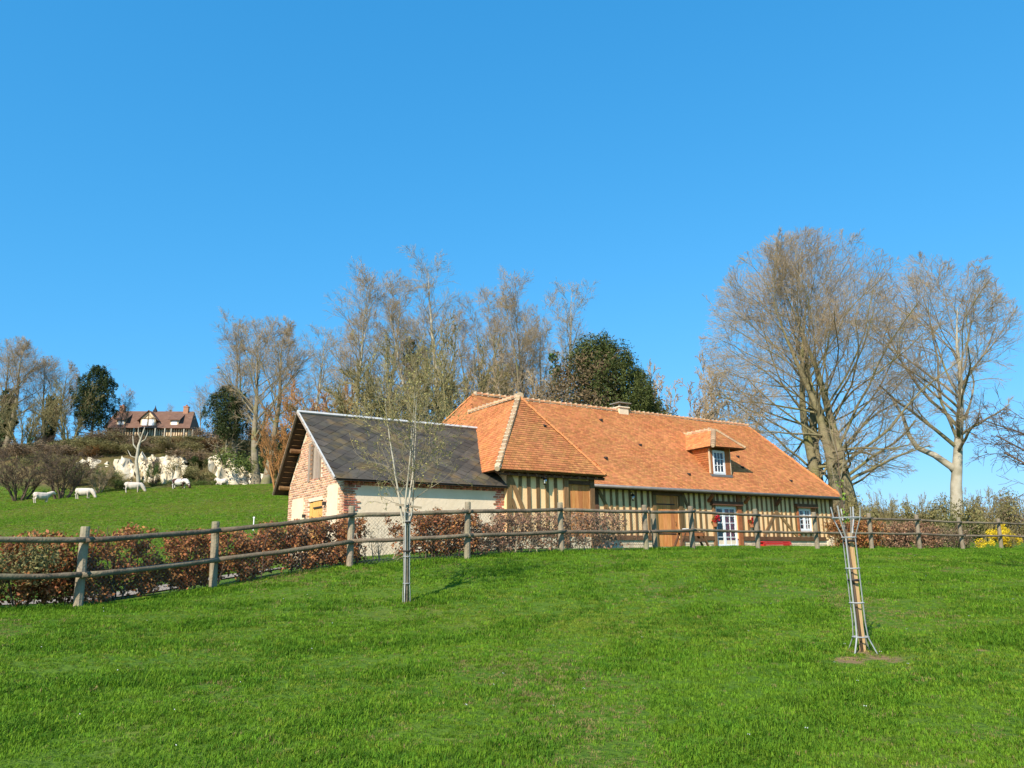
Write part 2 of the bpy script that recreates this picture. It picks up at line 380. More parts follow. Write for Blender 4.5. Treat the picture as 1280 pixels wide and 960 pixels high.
def ground_material():
    m = bpy.data.materials.new('meadow'); m.use_nodes = True
    nt = m.node_tree; N = nt.nodes; L = nt.links; b = N['Principled BSDF']
    b.inputs['Roughness'].default_value = 0.95; b.inputs['Specular IOR Level'].default_value = 0.1
    co = N.new('ShaderNodeTexCoord'); V = co.outputs['Object']

    def noise(s, det=6, stretch=None):
        n = N.new('ShaderNodeTexNoise'); n.inputs['Scale'].default_value = s; n.inputs['Detail'].default_value = det
        v = V
        if stretch:
            mp = N.new('ShaderNodeMapping'); mp.inputs['Scale'].default_value = stretch; L.new(V, mp.inputs[0]); v = mp.outputs[0]
        L.new(v, n.inputs['Vector']); return n.outputs['Fac']

    def ramp(src, p0, p1, c0, c1):
        r = N.new('ShaderNodeValToRGB'); r.color_ramp.elements[0].position = p0; r.color_ramp.elements[1].position = p1
        r.color_ramp.elements[0].color = (*c0, 1); r.color_ramp.elements[1].color = (*c1, 1); L.new(src, r.inputs[0]); return r.outputs[0]

    def mix(f, a, c):
        x = N.new('ShaderNodeMixRGB'); L.new(f, x.inputs[0]); L.new(a, x.inputs[1])
        if isinstance(c, tuple): x.inputs[2].default_value = (*c, 1)
        else: L.new(c, x.inputs[2])
        return x.outputs[0]
    base = ramp(noise(1.1), 0.35, 0.68, (0.060, 0.130, 0.010), (0.110, 0.175, 0.018))
    fine = ramp(noise(28, 8), 0.3, 0.7, (0.050, 0.105, 0.010), (0.115, 0.180, 0.022))
    hf = N.new('ShaderNodeMixRGB'); hf.inputs[0].default_value = 0.5; L.new(base, hf.inputs[1]); L.new(fine, hf.inputs[2])
    col = hf.outputs[0]
    col = mix(ramp(noise(0.55, 7), 0.58, 0.74, (0, 0, 0), (0.5, 0.5, 0.5)), col, (0.19, 0.16, 0.045))
    # rough hillside beyond the cow field
    sx = N.new('ShaderNodeSeparateXYZ'); L.new(V, sx.inputs[0])
    wob = N.new('ShaderNodeMath'); wob.operation = 'MULTIPLY_ADD'; wob.inputs[1].default_value = 8.0
    L.new(noise(0.12, 4), wob.inputs[0]); L.new(sx.outputs['Y'], wob.inputs[2])
    mr = N.new('ShaderNodeMapRange'); mr.inputs['From Min'].default_value = 106; mr.inputs['From Max'].default_value = 110
    L.new(wob.outputs[0], mr.inputs['Value'])
    mxx = N.new('ShaderNodeMapRange'); mxx.inputs['From Min'].default_value = 18; mxx.inputs['From Max'].default_value = 4
    L.new(sx.outputs['X'], mxx.inputs['Value'])
    mm = N.new('ShaderNodeMath'); mm.operation = 'MULTIPLY'; L.new(mr.outputs[0], mm.inputs[0]); L.new(mxx.outputs[0], mm.inputs[1])
    scrub = ramp(noise(0.45, 7), 0.36, 0.64, (0.075, 0.082, 0.026), (0.165, 0.115, 0.05))
    col = mix(mm.outputs[0], col, scrub)
    # bare soil at the foot of the tree guard and in a few worn spots
    def spot(x, y, r, prev):
        d = N.new('ShaderNodeVectorMath'); d.operation = 'DISTANCE'; d.inputs[1].default_value = (x, y, gh(x, y)); L.new(V, d.inputs[0])
        q = N.new('ShaderNodeMath'); q.operation = 'MULTIPLY_ADD'; q.inputs[1].default_value = -r * 1.6; L.new(noise(5.0, 5), q.inputs[0]); L.new(d.outputs['Value'], q.inputs[2])
        k = N.new('ShaderNodeMapRange'); k.inputs['From Min'].default_value = r * 0.1; k.inputs['From Max'].default_value = r * -0.35
        L.new(q.outputs[0], k.inputs['Value'])
        return mix(k.outputs[0], prev, (0.23, 0.15, 0.075))
    for x, y, r in SOIL: col = spot(x, y, r, col)
    L.new(col, b.inputs['Base Color'])
    bp = N.new('ShaderNodeBump'); bp.inputs['Strength'].default_value = 0.9; bp.inputs['Distance'].default_value = 0.06
    L.new(noise(16, 8), bp.inputs['Height']); L.new(bp.outputs[0], b.inputs['Normal'])
    MATS['meadow'] = m


_s2 = at(1106, 824, 8.5); _s3 = at(1060, 824, 8.45); _s4 = at(40, 925, 5.6); _s5 = at(1225, 813, 8.8)
SOIL = [(_s2.x, _s2.y, .24), (_s3.x, _s3.y, .20), (_s4.x, _s4.y, .14), (GUARD.x, GUARD.y, .15), (_s5.x, _s5.y, .10)]
ground_material()
g_me = fastmesh('meadow', np.c_[GX.ravel(), GY.ravel(), GZ], np.c_[ii, ii + 1, ii + nx + 1, ii + nx], 'meadow', smooth=True)
ground = link('ground', g_me); ground['kind'] = 'structure'
ground['label'] = 'green sloping meadow running up to the hillside'


def drape(name, line, width, m, lift=0.012, step=0.4):
    """a strip of path laid over the terrain"""
    P = []
    for (x0, y0), (x1, y1) in zip(line[:-1], line[1:]):
        k = max(2, int(math.hypot(x1 - x0, y1 - y0) / step))
        P += [(x0 + (x1 - x0) * i / k, y0 + (y1 - y0) * i / k) for i in range(k)]
    P.append(line[-1]); P = np.array(P); t = np.gradient(P, axis=0); t /= np.linalg.norm(t, axis=1)[:, None]
    nrm = np.c_[-t[:, 1], t[:, 0]]; K = 9
    ww = width * (1 + 0.12 * np.sin(np.arange(len(P)) * 0.9) * np.sin(np.arange(len(P)) * 0.37))
    off = np.linspace(-.5, .5, K)
    Q = P[:, None] + nrm[:, None] * (off[None, :, None] * ww[:, None, None])
    Q = Q.reshape(-1, 2); Z = ground_h(Q[:, 0], Q[:, 1]) + lift
    i = (np.arange(len(P) - 1)[:, None] * K + np.arange(K - 1)[None]).ravel()
    o = link(name, fastmesh(name, np.c_[Q, Z], np.c_[i, i + 1, i + K + 1, i + K], m, smooth=True)); o['kind'] = 'structure'
    return o


p_ = drape('gravel_path', [(-22, 10.5), (-13, 13.6), (-8.8, 15.6), (-6.2, 19.5), (-4.6, 22.5), (-2.0, 24.6), (1.5, 26.2)], 2.3, 'gravel', 0.03)
p_['label'] = 'pale gravel path behind the brown beech hedge'

# ------------------------------------------------------------------ farmhouse
HW, HL, OV = 8.30, 19.1, 0.41
WB = -2.99                                    # front of the projecting wing
house = thing('farmhouse', 'long half-timbered farmhouse with orange tiled hipped roof and projecting wing', 'house', (HX, HY, HZ), HTH)

# roof corner points (a along the front, b to the back, z)
RA = Vector((-4.70, -3.37, 2.76)); RB = Vector((0.38, -3.37, 2.76)); RC = Vector((-2.25, -1.10, 6.07)); RD = Vector((-2.25, 2.97, 6.07))
RE = Vector((-1.39, 4.15, 7.23)); RF = Vector((17.51, 4.15, 7.23)); RG = Vector((19.5, -.41, 2.73)); RH = Vector((19.5, 8.71, 2.73))
RI = Vector((-4.70, 8.71, 2.73)); RJ = Vector((0.38, -.41, 2.73))
faces = {'left': [RA, RC, RD, RE, RI], 'wing': [RA, RB, RC], 'wright': [RB, RJ, RD, RC], 'front': [RJ, RG, RF, RE, RD], 'right': [RG, RH, RF], 'rear': [RH, RI, RE, RF]}
dm = MB()
for k, pts in faces.items():
    n = (pts[1] - pts[0]).cross(pts[2] - pts[0]).normalized()
    if n.z < 0: n = -n
    c = sum(pts, Vector()) / len(pts)
    up = [p - n * 0.02 for p in pts]; lo = [p - n * 0.12 for p in pts]; q = len(pts)
    # winding so that the upper sheet looks up
    if (pts[1] - pts[0]).cross(pts[2] - pts[0]).z < 0: up.reverse(); lo.reverse()
    dm.add(up + lo, [tuple(range(q)), tuple(range(2 * q - 1, q - 1, -1))] + [(i, i + q, (i + 1) % q + q, (i + 1) % q) for i in range(q)])
roof = dm.build('roof', 'oak_dark', house)


def inside(poly, p):
    c = False; n = len(poly)
    for i in range(n):
        x0, y0 = poly[i]; x1, y1 = poly[i - 1]
        if (y0 > p[1]) != (y1 > p[1]) and p[0] < (x1 - x0) * (p[1] - y0) / (y1 - y0) + x0: c = not c
    return c


def tile_face(pts, eave_dir, gauge=0.115, tw=0.175, holes=(), wav=0.006):
    """flat clay tiles laid in courses on the roof plane, as (V, F, rnd)"""
    n = (pts[1] - pts[0]).cross(pts[2] - pts[0]).normalized()
    if n.z < 0: n = -n
    u = Vector(eave_dir).normalized(); v = n.cross(u).normalized()
    if v.z < 0: v = -v
    o = pts[0]
    poly = [((p - o).dot(u), (p - o).dot(v)) for p in pts]
    us = [p[0] for p in poly]; vs = [p[1] for p in poly]
    V = []; F = []; R = []
    row = 0; y = min(vs) - 0.03
    while y < max(vs):
        x = min(us) - (row % 2) * tw / 2
        rowshift = random.uniform(-.004, .004)
        while x < max(us):
            cx, cy = x + tw / 2, y + gauge / 2
            if inside(poly, (cx, max(cy, min(vs) + .005))) and not any(inside(h, (cx, cy)) for h in holes):
                w = tw * 0.96; j = random.uniform(-.005, .005); tl = 0.030 + random.uniform(0, wav); top = 0.006
                y0 = y + rowshift + j; y1 = y + gauge * 1.55
                b0 = len(V)
                und = .018 * math.sin(x * .9 + 1.3 * math.sin(y * .8)) + .012 * math.sin(y * 1.7 + x * .35)
                tl += und; top += und
                for (xx, yy, hh) in ((x, y0, tl), (x + w, y0, tl + random.uniform(-.003, .003)), (x + w, y1, top), (x, y1, top), (x, y0, tl - .022), (x + w, y0, tl - .022)):
                    V.append(o + u * xx + v * yy + n * hh)
                F += [(b0, b0 + 1, b0 + 2, b0 + 3), (b0 + 4, b0 + 5, b0 + 1, b0)]
                r = random.random(); R += [r, r]
            x += tw
        y += gauge; row += 1
    return V, F, R


TV, TF, TR = [], [], []
# dormer hole is left covered by the dormer itself
for k, d in (('left', (0, -1, 0)), ('wing', (1, 0, 0)), ('wright', (0, 1, 0)), ('front', (1, 0, 0)), ('right', (0, 1, 0)), ('rear', (-1, 0, 0))):
    V, F, R = tile_face(faces[k], d)
    b0 = len(TV); TV += [tuple(p) for p in V]; TF += [tuple(i + b0 for i in f) for f in F]; TR += R
tiles = link('roof_tiles', fastmesh('roof_tiles', np.array(TV), np.array(TF), 'tile', TR), house); tiles['kind'] = 'stuff'


def ridge_mesh(L=0.34, r=0.115):
    m = MB(); k = 7; n = 3
    V = []; 
    for i, (t, s) in enumerate(((0, 1.12), (0.12, 1.06), (1, 0.94))):
        for j in range(k):
            a = math.pi * (j / (k - 1)) * 1.1 - 0.05 * math.pi
            V.append((L * t, math.cos(a) * r * s, math.sin(a) * r * s * 0.85))
    F = [(i * k + j, i * k + j + 1, (i + 1) * k + j + 1, (i + 1) * k + j) for i in range(n - 1) for j in range(k - 1)]
    F.append(tuple(range(k))[::-1]); F.append(tuple((n - 1) * k + j for j in range(k)))
    m.add(V, F)
    return m


RM = ridge_mesh().mesh('ridge_tile', 'ridge_tile', smooth=False)
HM = ridge_mesh(0.30, 0.13).mesh('hip_tile', 'hip_tile', smooth=False)
TM = ridge_mesh(0.30, 0.12).mesh('hip_tile', 'ridge_tile')
TM.materials[0] = MATS['tile']


def ridge_run(p, q, me, name, pitch, lift=0.02, mortar=True, parent=house, mscale=1.0):
    d = (q - p); n = max(1, int(d.length / pitch)); d.normalize()
    yaw = math.atan2(d.y, d.x); pit = -math.asin(d.z)
    for i in range(n):
        o = link(name, me, parent)
        o.location = p + d * (i * pitch) + Vector((0, 0, lift + random.uniform(-.008, .008)))
        o.rotation_euler = (random.uniform(-.05, .05), pit + random.uniform(-.02, .02), yaw + random.uniform(-.03, .03)); o.scale = (1, mscale, mscale)
    if mortar:
        m = MB()
        m.beam(p, q, 0.20 * mscale, 0.06)
        for i in range(n + 1):
            c = p + d * min(i * pitch, (q - p).length) + Vector((0, 0, lift + .02))
            m.beam(c - d * .03, c + d * .03, 0.20 * mscale + random.uniform(0, .04), 0.17 * mscale + random.uniform(0, .05))
        m.build('mortar_bed', 'mortar', parent)


ridge_run(RF, RE, RM, 'ridge_tile', 0.33)
ridge_run(RD, RC, RM, 'ridge_tile', 0.33)
ridge_run(RA + Vector((0.05, .04, .03)), RC, HM, 'hip_tile', 0.25, mscale=.85)
ridge_run(RB + Vector((-.05, .04, .0)), RC, TM, 'hip_tile', 0.25, mortar=False, mscale=.75)
ridge_run(RG, RF, TM, 'hip_tile', 0.25, mortar=False, mscale=0.7, lift=-.01)
ridge_run(RI, RE, TM, 'hip_tile', 0.25, mortar=False, mscale=0.7, lift=-.01)
m = MB(); m.tube([RA + Vector((-.02, -.03, -.01)), RA + Vector((.12, .12, .12))], [0.10, 0.14], 8); m.build('hip_mortar', 'mortar', house)
m = MB(); m.tube([RC + Vector((0, -.1, .02)), RC + Vector((.1, .15, .1))], [.16, .12], 8)
m.build('hip_mortar', 'mortar', house)
# a few vent tiles seen as dark dots
for a, b in ((3.9, 0.95), (6.9, 1.9), (8.6, .35), (5.6, 3.3), (13.7, 1.7), (13.2, 1.0), (16.2, .35), (12.9, 2.6)):
    z = 2.73 + (b + .41) * .9868
    m = MB(); m.tube([(a, b - .10, z + .05), (a, b + .1, z + .09)], [0.062, 0.05], 8); m.build('vent_tile', 'iron', house)
m = MB(); m.tube([(-1.6, -2.05, 4.75), (-1.6, -1.9, 4.83)], [0.06, 0.05], 8); m.build('vent_tile', 'iron', house)

# gutter and eave boards
m = MB(); m.tube([(0.45, -.50, 2.66), (10, -.50, 2.655), (19.55, -.50, 2.65)], 0.075, 8); m.build('gutter', 'zinc_dark', house, smooth=True)
m = MB(); m.beam((0.4, -.40, 2.60), (19.45, -.40, 2.60), 0.03, 0.10); m.build('fascia', 'oak_dark', house)
m = MB(); m.beam((-4.5, -3.20, 2.60), (.24, -3.20, 2.60), 0.03, 0.07); m.build('fascia', 'oak_dark', house)
for i in range(13):
    a = -4.5 + i * .40
    m = MB(); m.beam((a, -3.28, 2.60), (a, -2.95, 2.72), 0.08, 0.10); m.build('rafter_end', 'oak_dark', house)
for i in range(40):
    a = .7 + i * .48
    m = MB(); m.beam((a, -.38, 2.58), (a, .03, 2.80), 0.07, 0.09); m.build('rafter_end', 'oak_dark', house)

# --- walls (infill), with real openings
DOOR = (5.98, 7.42, 0.05, 2.40); FRENCH = (9.86, 11.40, 0.02, 2.02); WIN = (16.14, 17.22, 0.84, 2.06)


def wall_with_openings(name, x0, x1, z0, z1, y0, y1, holes, m_, parent):
    b = MB(); xs = sorted({x0, x1, *[h[0] for h in holes], *[h[1] for h in holes]})
    for xa, xb in zip(xs[:-1], xs[1:]):
        cov = [h for h in holes if h[0] <= xa + 1e-6 and h[1] >= xb - 1e-6]
        if not cov: b.box(xa, xb, y0, y1, z0, z1)
        else:
            h = cov[0]
            if h[2] > z0: b.box(xa, xb, y0, y1, z0, h[2])
            if h[3] < z1: b.box(xa, xb, y0, y1, h[3], z1)
    return b.build(name, m_, parent)


wall_with_openings('front_wall', 0.0, HL, 0.44, 2.74, 0.0, 0.22, [(DOOR[0], DOOR[1], .44, DOOR[3]), (FRENCH[0], FRENCH[1], .44, FRENCH[3]), WIN], 'plaster', house)
m = MB(); m.box(0.05, HL - .02, HW - .25, HW, -.5, 2.74); m.build('rear_wall', 'plaster', house)
m = MB(); m.box(HL - .25, HL - .003, .223, HW - .253, -.5, 2.74); m.build('end_wall', 'plaster', house)
m = MB(); m.box(-4.04, -3.80, WB + .18, HW - .2, -.6, 2.76); m.build('end_wall', 'plaster', house)
m = MB(); m.box(-.22, -.005, WB + .18, 0.5, -.6, 2.76); m.build('wing_wall', 'plaster', house)
m = MB(); m.box(0.3, HL - .3, 1.6, 1.7, -.4, 2.7); m.build('inner_wall', 'room_dark', house)
m = MB(); m.box(-3.7, HL - .3, .3, HW - .3, 2.55, 2.6); m.build('loft_floor', 'room_dark', house)
m = MB(); m.box(0.3, HL - .3, .25, 1.58, -.1, 0.0); m.build('inner_floor', 'oak_dark', house)

# stone plinth: single stones, set with joints
pb = MB(); pb.box(0.0, HL, .035, .24, -.7, .36); pb.build('plinth', 'brick_mortar', house)
st = []
x = 0.02
for rowi, (za, zb) in enumerate(((-.30, -.09), (-.08, .14), (.15, .35))):
    x = 0.02 + random.uniform(0, .15)
    while x < HL - .1:
        w = random.uniform(.24, .46); xe = min(x + w, HL - .01)
        if not (DOOR[0] - .12 < (x + xe) / 2 < DOOR[1] + .12 or FRENCH[0] - .2 < (x + xe) / 2 < FRENCH[1] + .2) and xe - x > .1: st.append((x, xe - .02, za, zb))
        x = xe
for (x0, x1, za, zb) in st:
    m = MB(); j = random.uniform(0, .012)
    m.box(x0, x1, .006 - j, .05, za + random.uniform(0, .01), zb - random.uniform(0, .01), random.random()); m.build('plinth_stone', 'stone', house)

# --- timbers of the long front
BEAMS = []


def timber(name, p, q, w=0.15, t=0.05, y=-0.012, m_='oak'):
    """a timber lying in the wall face from (a,z) p to q"""
    b = MB(); P0 = Vector((p[0], y, p[1])); Q0 = Vector((q[0], y, q[1]))
    b.beam(P0, Q0, w, t, up=(0, 1, 0)) if False else None
    d = (Q0 - P0).normalized(); s = Vector((d.z, 0, -d.x)) * (w / 2)
    wob = lambda: Vector((random.uniform(-.008, .008), 0, 0))
    V = []
    for c in (P0, (P0 + Q0) / 2 + wob(), Q0):
        for (k, yy) in ((-1, -t / 2), (1, -t / 2), (1, t / 2), (-1, t / 2)): V.append(c + s * k + Vector((0, yy, 0)))
    F = [(0, 1, 2, 3), (11, 10, 9, 8)]
    for i in (0, 4):
        F += [(i + k, i + 4 + k, i + 4 + (k + 1) % 4, i + (k + 1) % 4) for k in range(4)]
    b.add(V, F)
    o = b.build(name, m_, house)
    bm = bmesh.new(); bm.from_mesh(o.data); bmesh.ops.recalc_face_normals(bm, faces=bm.faces); bm.to_mesh(o.data); bm.free()
    return o


timber('wall_plate', (0.0, 2.66), (HL, 2.66), .16, .07, -.012, 'oak_dark')
for x0, x1 in ((0.0, DOOR[0] - .18), (DOOR[1] + .18, FRENCH[0] - .16), (FRENCH[1] + .20, HL - .9)):
    timber('sill_beam', (x0, .45), (x1, .45), .20, .09, -.03, 'oak_red' if x0 > 7 else 'oak_dark').data.materials[0] = MATS['oak_dark']
studs = []
x = 0.35
while x < HL - .15:
    studs.append(x + random.uniform(-.03, .03)); x += .37
for s in studs:
    if DOOR[0] - .26 < s < DOOR[1] + .26 or FRENCH[0] - .26 < s < FRENCH[1] + .38:
        continue
    w = random.uniform(.09, .14)
    if WIN[0] - .16 < s < WIN[1] + .42:
        timber('stud', (s, WIN[3] + .20), (s, 2.585), w); 
        timber('stud', (s, .555), (s, WIN[2] - .08), w)
    else:
        timber('stud', (s + random.uniform(-.015, .015), .555), (s, 2.585), w)
for s in (6.35, 6.75, 7.1): timber('stud', (s, 2.48), (s, 2.585), .12)
for s in (10.1, 10.5, 10.9, 11.25): timber('stud', (s, 2.25), (s, 2.585), .13)
timber('corner_post', (HL - .10, .0), (HL - .10, 2.58), .20, .07, -.02)
timber('post', (2.5, .56), (2.5, 2.58), .20, .06, -.018, 'oak_dark')
timber('post', (14.38, .56), (14.38, 2.58), .24, .07, -.022, 'oak_red').data.materials[0] = MATS['oak']
for p, q in (((7.74, 2.55), (8.62, .60)), ((2.62, 2.52), (3.55, 1.0)), ((14.22, 1.72), (13.28, .58)), ((14.54, 1.72), (15.86, .58)), ((19.0, 1.45), (18.45, .6)), ((8.1, 1.5), (8.45, .6))):
    timber('brace', p, q, .14, .06, -.026)
# door posts, lintels and the frames round the openings
for x0, z1 in ((DOOR[0] - .11, 2.50), (DOOR[1] + .11, 2.50)): timber('door_post', (x0, -.05), (x0, z1), .20, .10, -.04, 'oak')
timber('lintel', (DOOR[0] - .2, 2.49), (DOOR[1] + .2, 2.49), .17, .12, -.05, 'oak_dark')
timber('post', (FRENCH[0] - .10, -.02), (FRENCH[0] - .10, 2.58), .17, .10, -.04, 'oak')
timber('post', (FRENCH[1] + .15, -.02), (FRENCH[1] + .15, 2.58), .26, .10, -.04, 'oak_red')
timber('lintel', (FRENCH[0] - .30, 2.14), (FRENCH[1] + .32, 2.14), .20, .22, -.10, 'oak_dark')
timber('post', (WIN[0] - .07, .62), (WIN[0] - .07, 2.3), .12, .08, -.03, 'oak_red')
timber('post', (WIN[1] + .17, .62), (WIN[1] + .17, 2.3), .30, .08, -.03, 'oak_red')
timber('lintel', (WIN[0] - .28, 2.18), (WIN[1] + .36, 2.18), .20, .24, -.10, 'oak_dark')
timber('window_sill', (WIN[0] - .14, .79), (WIN[1] + .14, .79), .09, .16, -.05, 'oak')
for a in (9.45, 12.05):                      # carved brackets that carry the eave
    m = MB(); m.beam((a, -.02, 2.22), (a, -.36, 2.52), .13, .13); m.build('bracket', 'oak_red', house)
m = MB(); m.beam((14.38, -.03, 2.15), (14.38, -.38, 2.50), .14, .14); m.build('bracket', 'oak_dark', house)
# quoin of pink stone at the far corner
for i in range(4):
    m = MB(); w = .55 if i % 2 else .75
    m.box(HL - w, HL + .03, -.05, .3, -.42 + i * .25, -.42 + i * .25 + .235, .5 + .3 * random.random()); m.build('quoin_stone', 'stone', house)


def plank_door(name, x0, x1, z0, z1, y, n, m_, parent, thick=.05, arch=0.0):
    f = MB(); f.box(x0, x1, y + .012, y + .05, z0, z1); d = f.build(name, 'oak_dark', parent)
    w = (x1 - x0) / n
    for i in range(n):
        p = MB(); xa, xb = x0 + i * w + .006, x0 + (i + 1) * w - .006
        zt = z1 + (arch * (1 - ((xa + xb - x0 - x1) / (x1 - x0)) ** 2) if arch else 0)
        p.box(xa, xb, y - thick + random.uniform(0, .006), y + .014, z0 + random.uniform(0, .015), zt); p.build('plank', m_, d)
    return d


d = plank_door('door', DOOR[0] + .005, DOOR[1] - .005, DOOR[2], DOOR[3], .07, 6, 'door_wood', house)
for z in (.62, 1.98):
    m = MB(); m.box(DOOR[0] + .08, DOOR[1] - .2, .0, .016, z, z + .05); m.build('strap_hinge', 'iron', d)
m = MB(); m.tube([(7.22, .0, 1.20), (7.22, -.05, 1.12), (7.22, .0, 1.04)], .018, 6); m.build('handle', 'iron', d)


def glazed(name, x0, x1, z0, z1, y, leaves, rows, parent, curtain=True):
    """white casement: leaves = list of (start, end, columns) as fractions of the width"""
    f = MB(); W = x1 - x0; t = .05
    f.box(x0, x0 + t, y - .03, y + .04, z0, z1); f.box(x1 - t, x1, y - .03, y + .04, z0, z1); f.box(x0 + t, x1 - t, y - .03, y + .04, z1 - t, z1); f.box(x0 + t, x1 - t, y - .03, y + .04, z0, z0 + t)
    fr = f.build(name, 'white_paint', parent)
    zi0, zi1 = z0 + t, z1 - t
    for (s, e, cols) in leaves:
        a0, a1 = x0 + t + (W - 2 * t) * s + .004, x0 + t + (W - 2 * t) * e - .004
        l = MB(); q = .075; yf = y - .045
        l.box(a0, a0 + q, yf, y + .02, zi0, zi1); l.box(a1 - q, a1, yf, y + .02, zi0, zi1); l.box(a0 + q, a1 - q, yf, y + .02, zi1 - q, zi1); l.box(a0 + q, a1 - q, yf, y + .02, zi0, zi0 + q * 1.3)
        cw = (a1 - a0 - 2 * q) / cols; rh = (zi1 - zi0 - q * 2.3) / rows
        for c in range(1, cols): l.box(a0 + q + c * cw - .016, a0 + q + c * cw + .016, yf + .012, y + .01, zi0 + q * 1.3, zi1 - q)
        for r in range(1, rows): l.box(a0 + q, a1 - q, yf + .014, y + .008, zi0 + q * 1.3 + r * rh - .016, zi0 + q * 1.3 + r * rh + .016)
        l.build('sash', 'white_paint', fr)
        for c in range(cols):
            for r in range(rows):
                p = MB(); p.box(a0 + q + c * cw, a0 + q + (c + 1) * cw, y - .012, y - .007, zi0 + q * 1.3 + r * rh, zi0 + q * 1.3 + (r + 1) * rh); p.build('pane', 'pane_glass', fr)
    if curtain:
        c = MB(); k = 24; xa, xb = x0 + W * .50, x1 - .03
        V = [(xa + (xb - xa) * i / k, y + .16 + .03 * math.sin(i * 1.7), z) for z in (z0 + .03, z1 - .04) for i in range(k + 1)]
        c.add(V, [(i, i + 1, k + 2 + i, k + 1 + i) for i in range(k)]); c.build('curtain', 'curtain', fr)
    return fr


glazed('french_window', FRENCH[0] + .01, FRENCH[1] - .01, FRENCH[2], FRENCH[3] - .01, .06, [(0, .40, 1), (.40, 1, 2)], 5, house)
glazed('window', WIN[0] + .01, WIN[1] - .01, WIN[2] + .0, WIN[3] - .01, .06, [(0, .46, 1), (.46, 1, 2)], 4, house)

# --- wing front (its own plane b = WB)
WD = (-1.27, -.22, 0.05, 2.36)
m = wall_with_openings('wing_front', -4.05, 0.0, .40, 2.76, WB, WB + .18, [(WD[0], WD[1], .40, WD[3])], 'plaster', house)
m = MB(); m.box(-4.05, 0, WB - .02, WB + .2, -.8, .36); m.build('plinth', 'stone', house)
_y = WB - .012
timber('wall_plate', (-4.05, 2.66), (0, 2.66), .16, .07, _y, 'oak_dark')
timber('sill_beam', (-4.05, .45), (WD[0] - .2, .45), .19, .08, _y)
timber('corner_post', (-3.96, .55), (-3.96, 2.58), .20, .07, _y - .006)
for s in (-3.10, -2.67, -2.26, -1.86): timber('stud', (s + random.uniform(-.02, .02), .55), (s, 2.58), random.uniform(.13, .16), .05, _y)
timber('stud', (-3.50, 1.72), (-3.46, 2.58), .13, .05, _y)
timber('brace', (-3.90, 2.52), (-3.02, .56), .15, .06, _y - .012)
timber('brace', (-3.86, 1.72), (-3.40, .56), .13, .06, _y - .008)
timber('door_post', (WD[0] - .12, -.05), (WD[0] - .12, 2.58), .21, .09, _y - .02)
timber('door_post', (WD[1] + .11, -.05), (WD[1] + .11, 2.58), .20, .09, _y - .02)
timber('lintel', (WD[0] - .02, 2.44), (WD[1] + .0, 2.44), .15, .08, _y - .015, 'oak_dark')
plank_door('door', WD[0] + .0, WD[1] - .0, WD[2], WD[3], WB + .05, 6, 'door_wood', house)

# --- chimney on the ridge
ch = MB(); ch.box(7.42, 8.04, 3.95, 4.50, 6.7, 7.40); ch.box(7.36, 8.10, 3.89, 4.56, 7.40, 7.46); chim = ch.build('chimney', 'render', roof)
m = MB()
for a in (7.42, 7.95):
    for b in (3.95, 4.42): m.box(a, a + .09, b, b + .08, 7.46, 7.63)
m.build('chimney_leg', 'concrete', chim)
m = MB(); m.box(7.30, 8.16, 3.83, 4.62, 7.63, 7.68); m.build('chimney_cap', 'concrete', chim)

# --- dormer
DA, DB_ = 10.28, 11.68                          # sides of the dormer, front plane
DY = 0.48; DZ0, DZ1 = 3.70, 5.02
rz = lambda b: 2.73 + (b + .41) * .9868         # main roof height
m = MB()
for xa, xb in ((DA, DA + .10), (DB_ - .10, DB_)):      # tile-hung cheeks
    yb = (DZ1 - 2.73) / .9868 - .41
    V = [(xa, DY, DZ0 - .1), (xb, DY, DZ0 - .1), (xa, DY, DZ1), (xb, DY, DZ1), (xa, yb + .1, DZ1), (xb, yb + .1, DZ1)]
    m.add(V, [(0, 1, 3, 2), (2, 3, 5, 4), (0, 2, 4), (1, 5, 3), (0, 4, 5, 1)])
dorm = m.build('dormer', 'tile', house)
cv, cf, cr = [], [], []
z = DZ0 - .02; row = 0
while z < DZ1:
    yy = DY + .01 + (row % 2) * .08; yb = (z - 2.73) / .9868 - .41
    while yy < yb + .1:
        b0 = len(cv); cv += [(DA - .035, yy, z), (DA - .035, yy + .165, z), (DA - .008, yy + .165, z + .17), (DA - .008, yy, z + .17), (DA - .01, yy, z), (DA - .01, yy + .165, z)]
        cf += [(b0, b0 + 3, b0 + 2, b0 + 1), (b0, b0 + 1, b0 + 5, b0 + 4)]; q = random.random(); cr += [q, q]
        yy += .172
    z += .11; row += 1
o = link('cheek_tiles', fastmesh('cheek_tiles', np.array(cv), np.array(cf), 'tile', cr), dorm); o['kind'] = 'stuff'
m = MB(); m.box(DA - .03, DA + .14, DY - .05, DY + .06, DZ0 - .06, DZ1); m.build('dormer_post', 'oak_red', dorm)
m = MB(); m.box(DB_ - .35, DB_ + .0, DY - .05, DY + .06, DZ0 - .06, DZ1); m.build('dormer_post', 'oak_red', dorm)
for a in (DA - .05, DB_ + .02):
    m = MB(); m.box(a - .025, a + .025, DY - .06, DY + .02, DZ0 - .02, DZ1); m.build('dormer_edge', 'mortar', dorm)
m = MB(); m.box(DA - .06, DB_ + .05, DY - .12, DY + .06, DZ0 - .18, DZ0 - .06); m.build('dormer_sill', 'zinc_dark', dorm)
m = MB(); m.box(DA + .0, DB_, DY - .04, DY + .05, DZ1 - .14, DZ1 - .002); m.build('dormer_lintel', 'oak_dark', dorm)
dw = glazed('dormer_window', DA + .145, DB_ - .355, DZ0 - .055, DZ1 - .145, DY - .0, [(0, 1, 3)], 3, dorm, curtain=False)
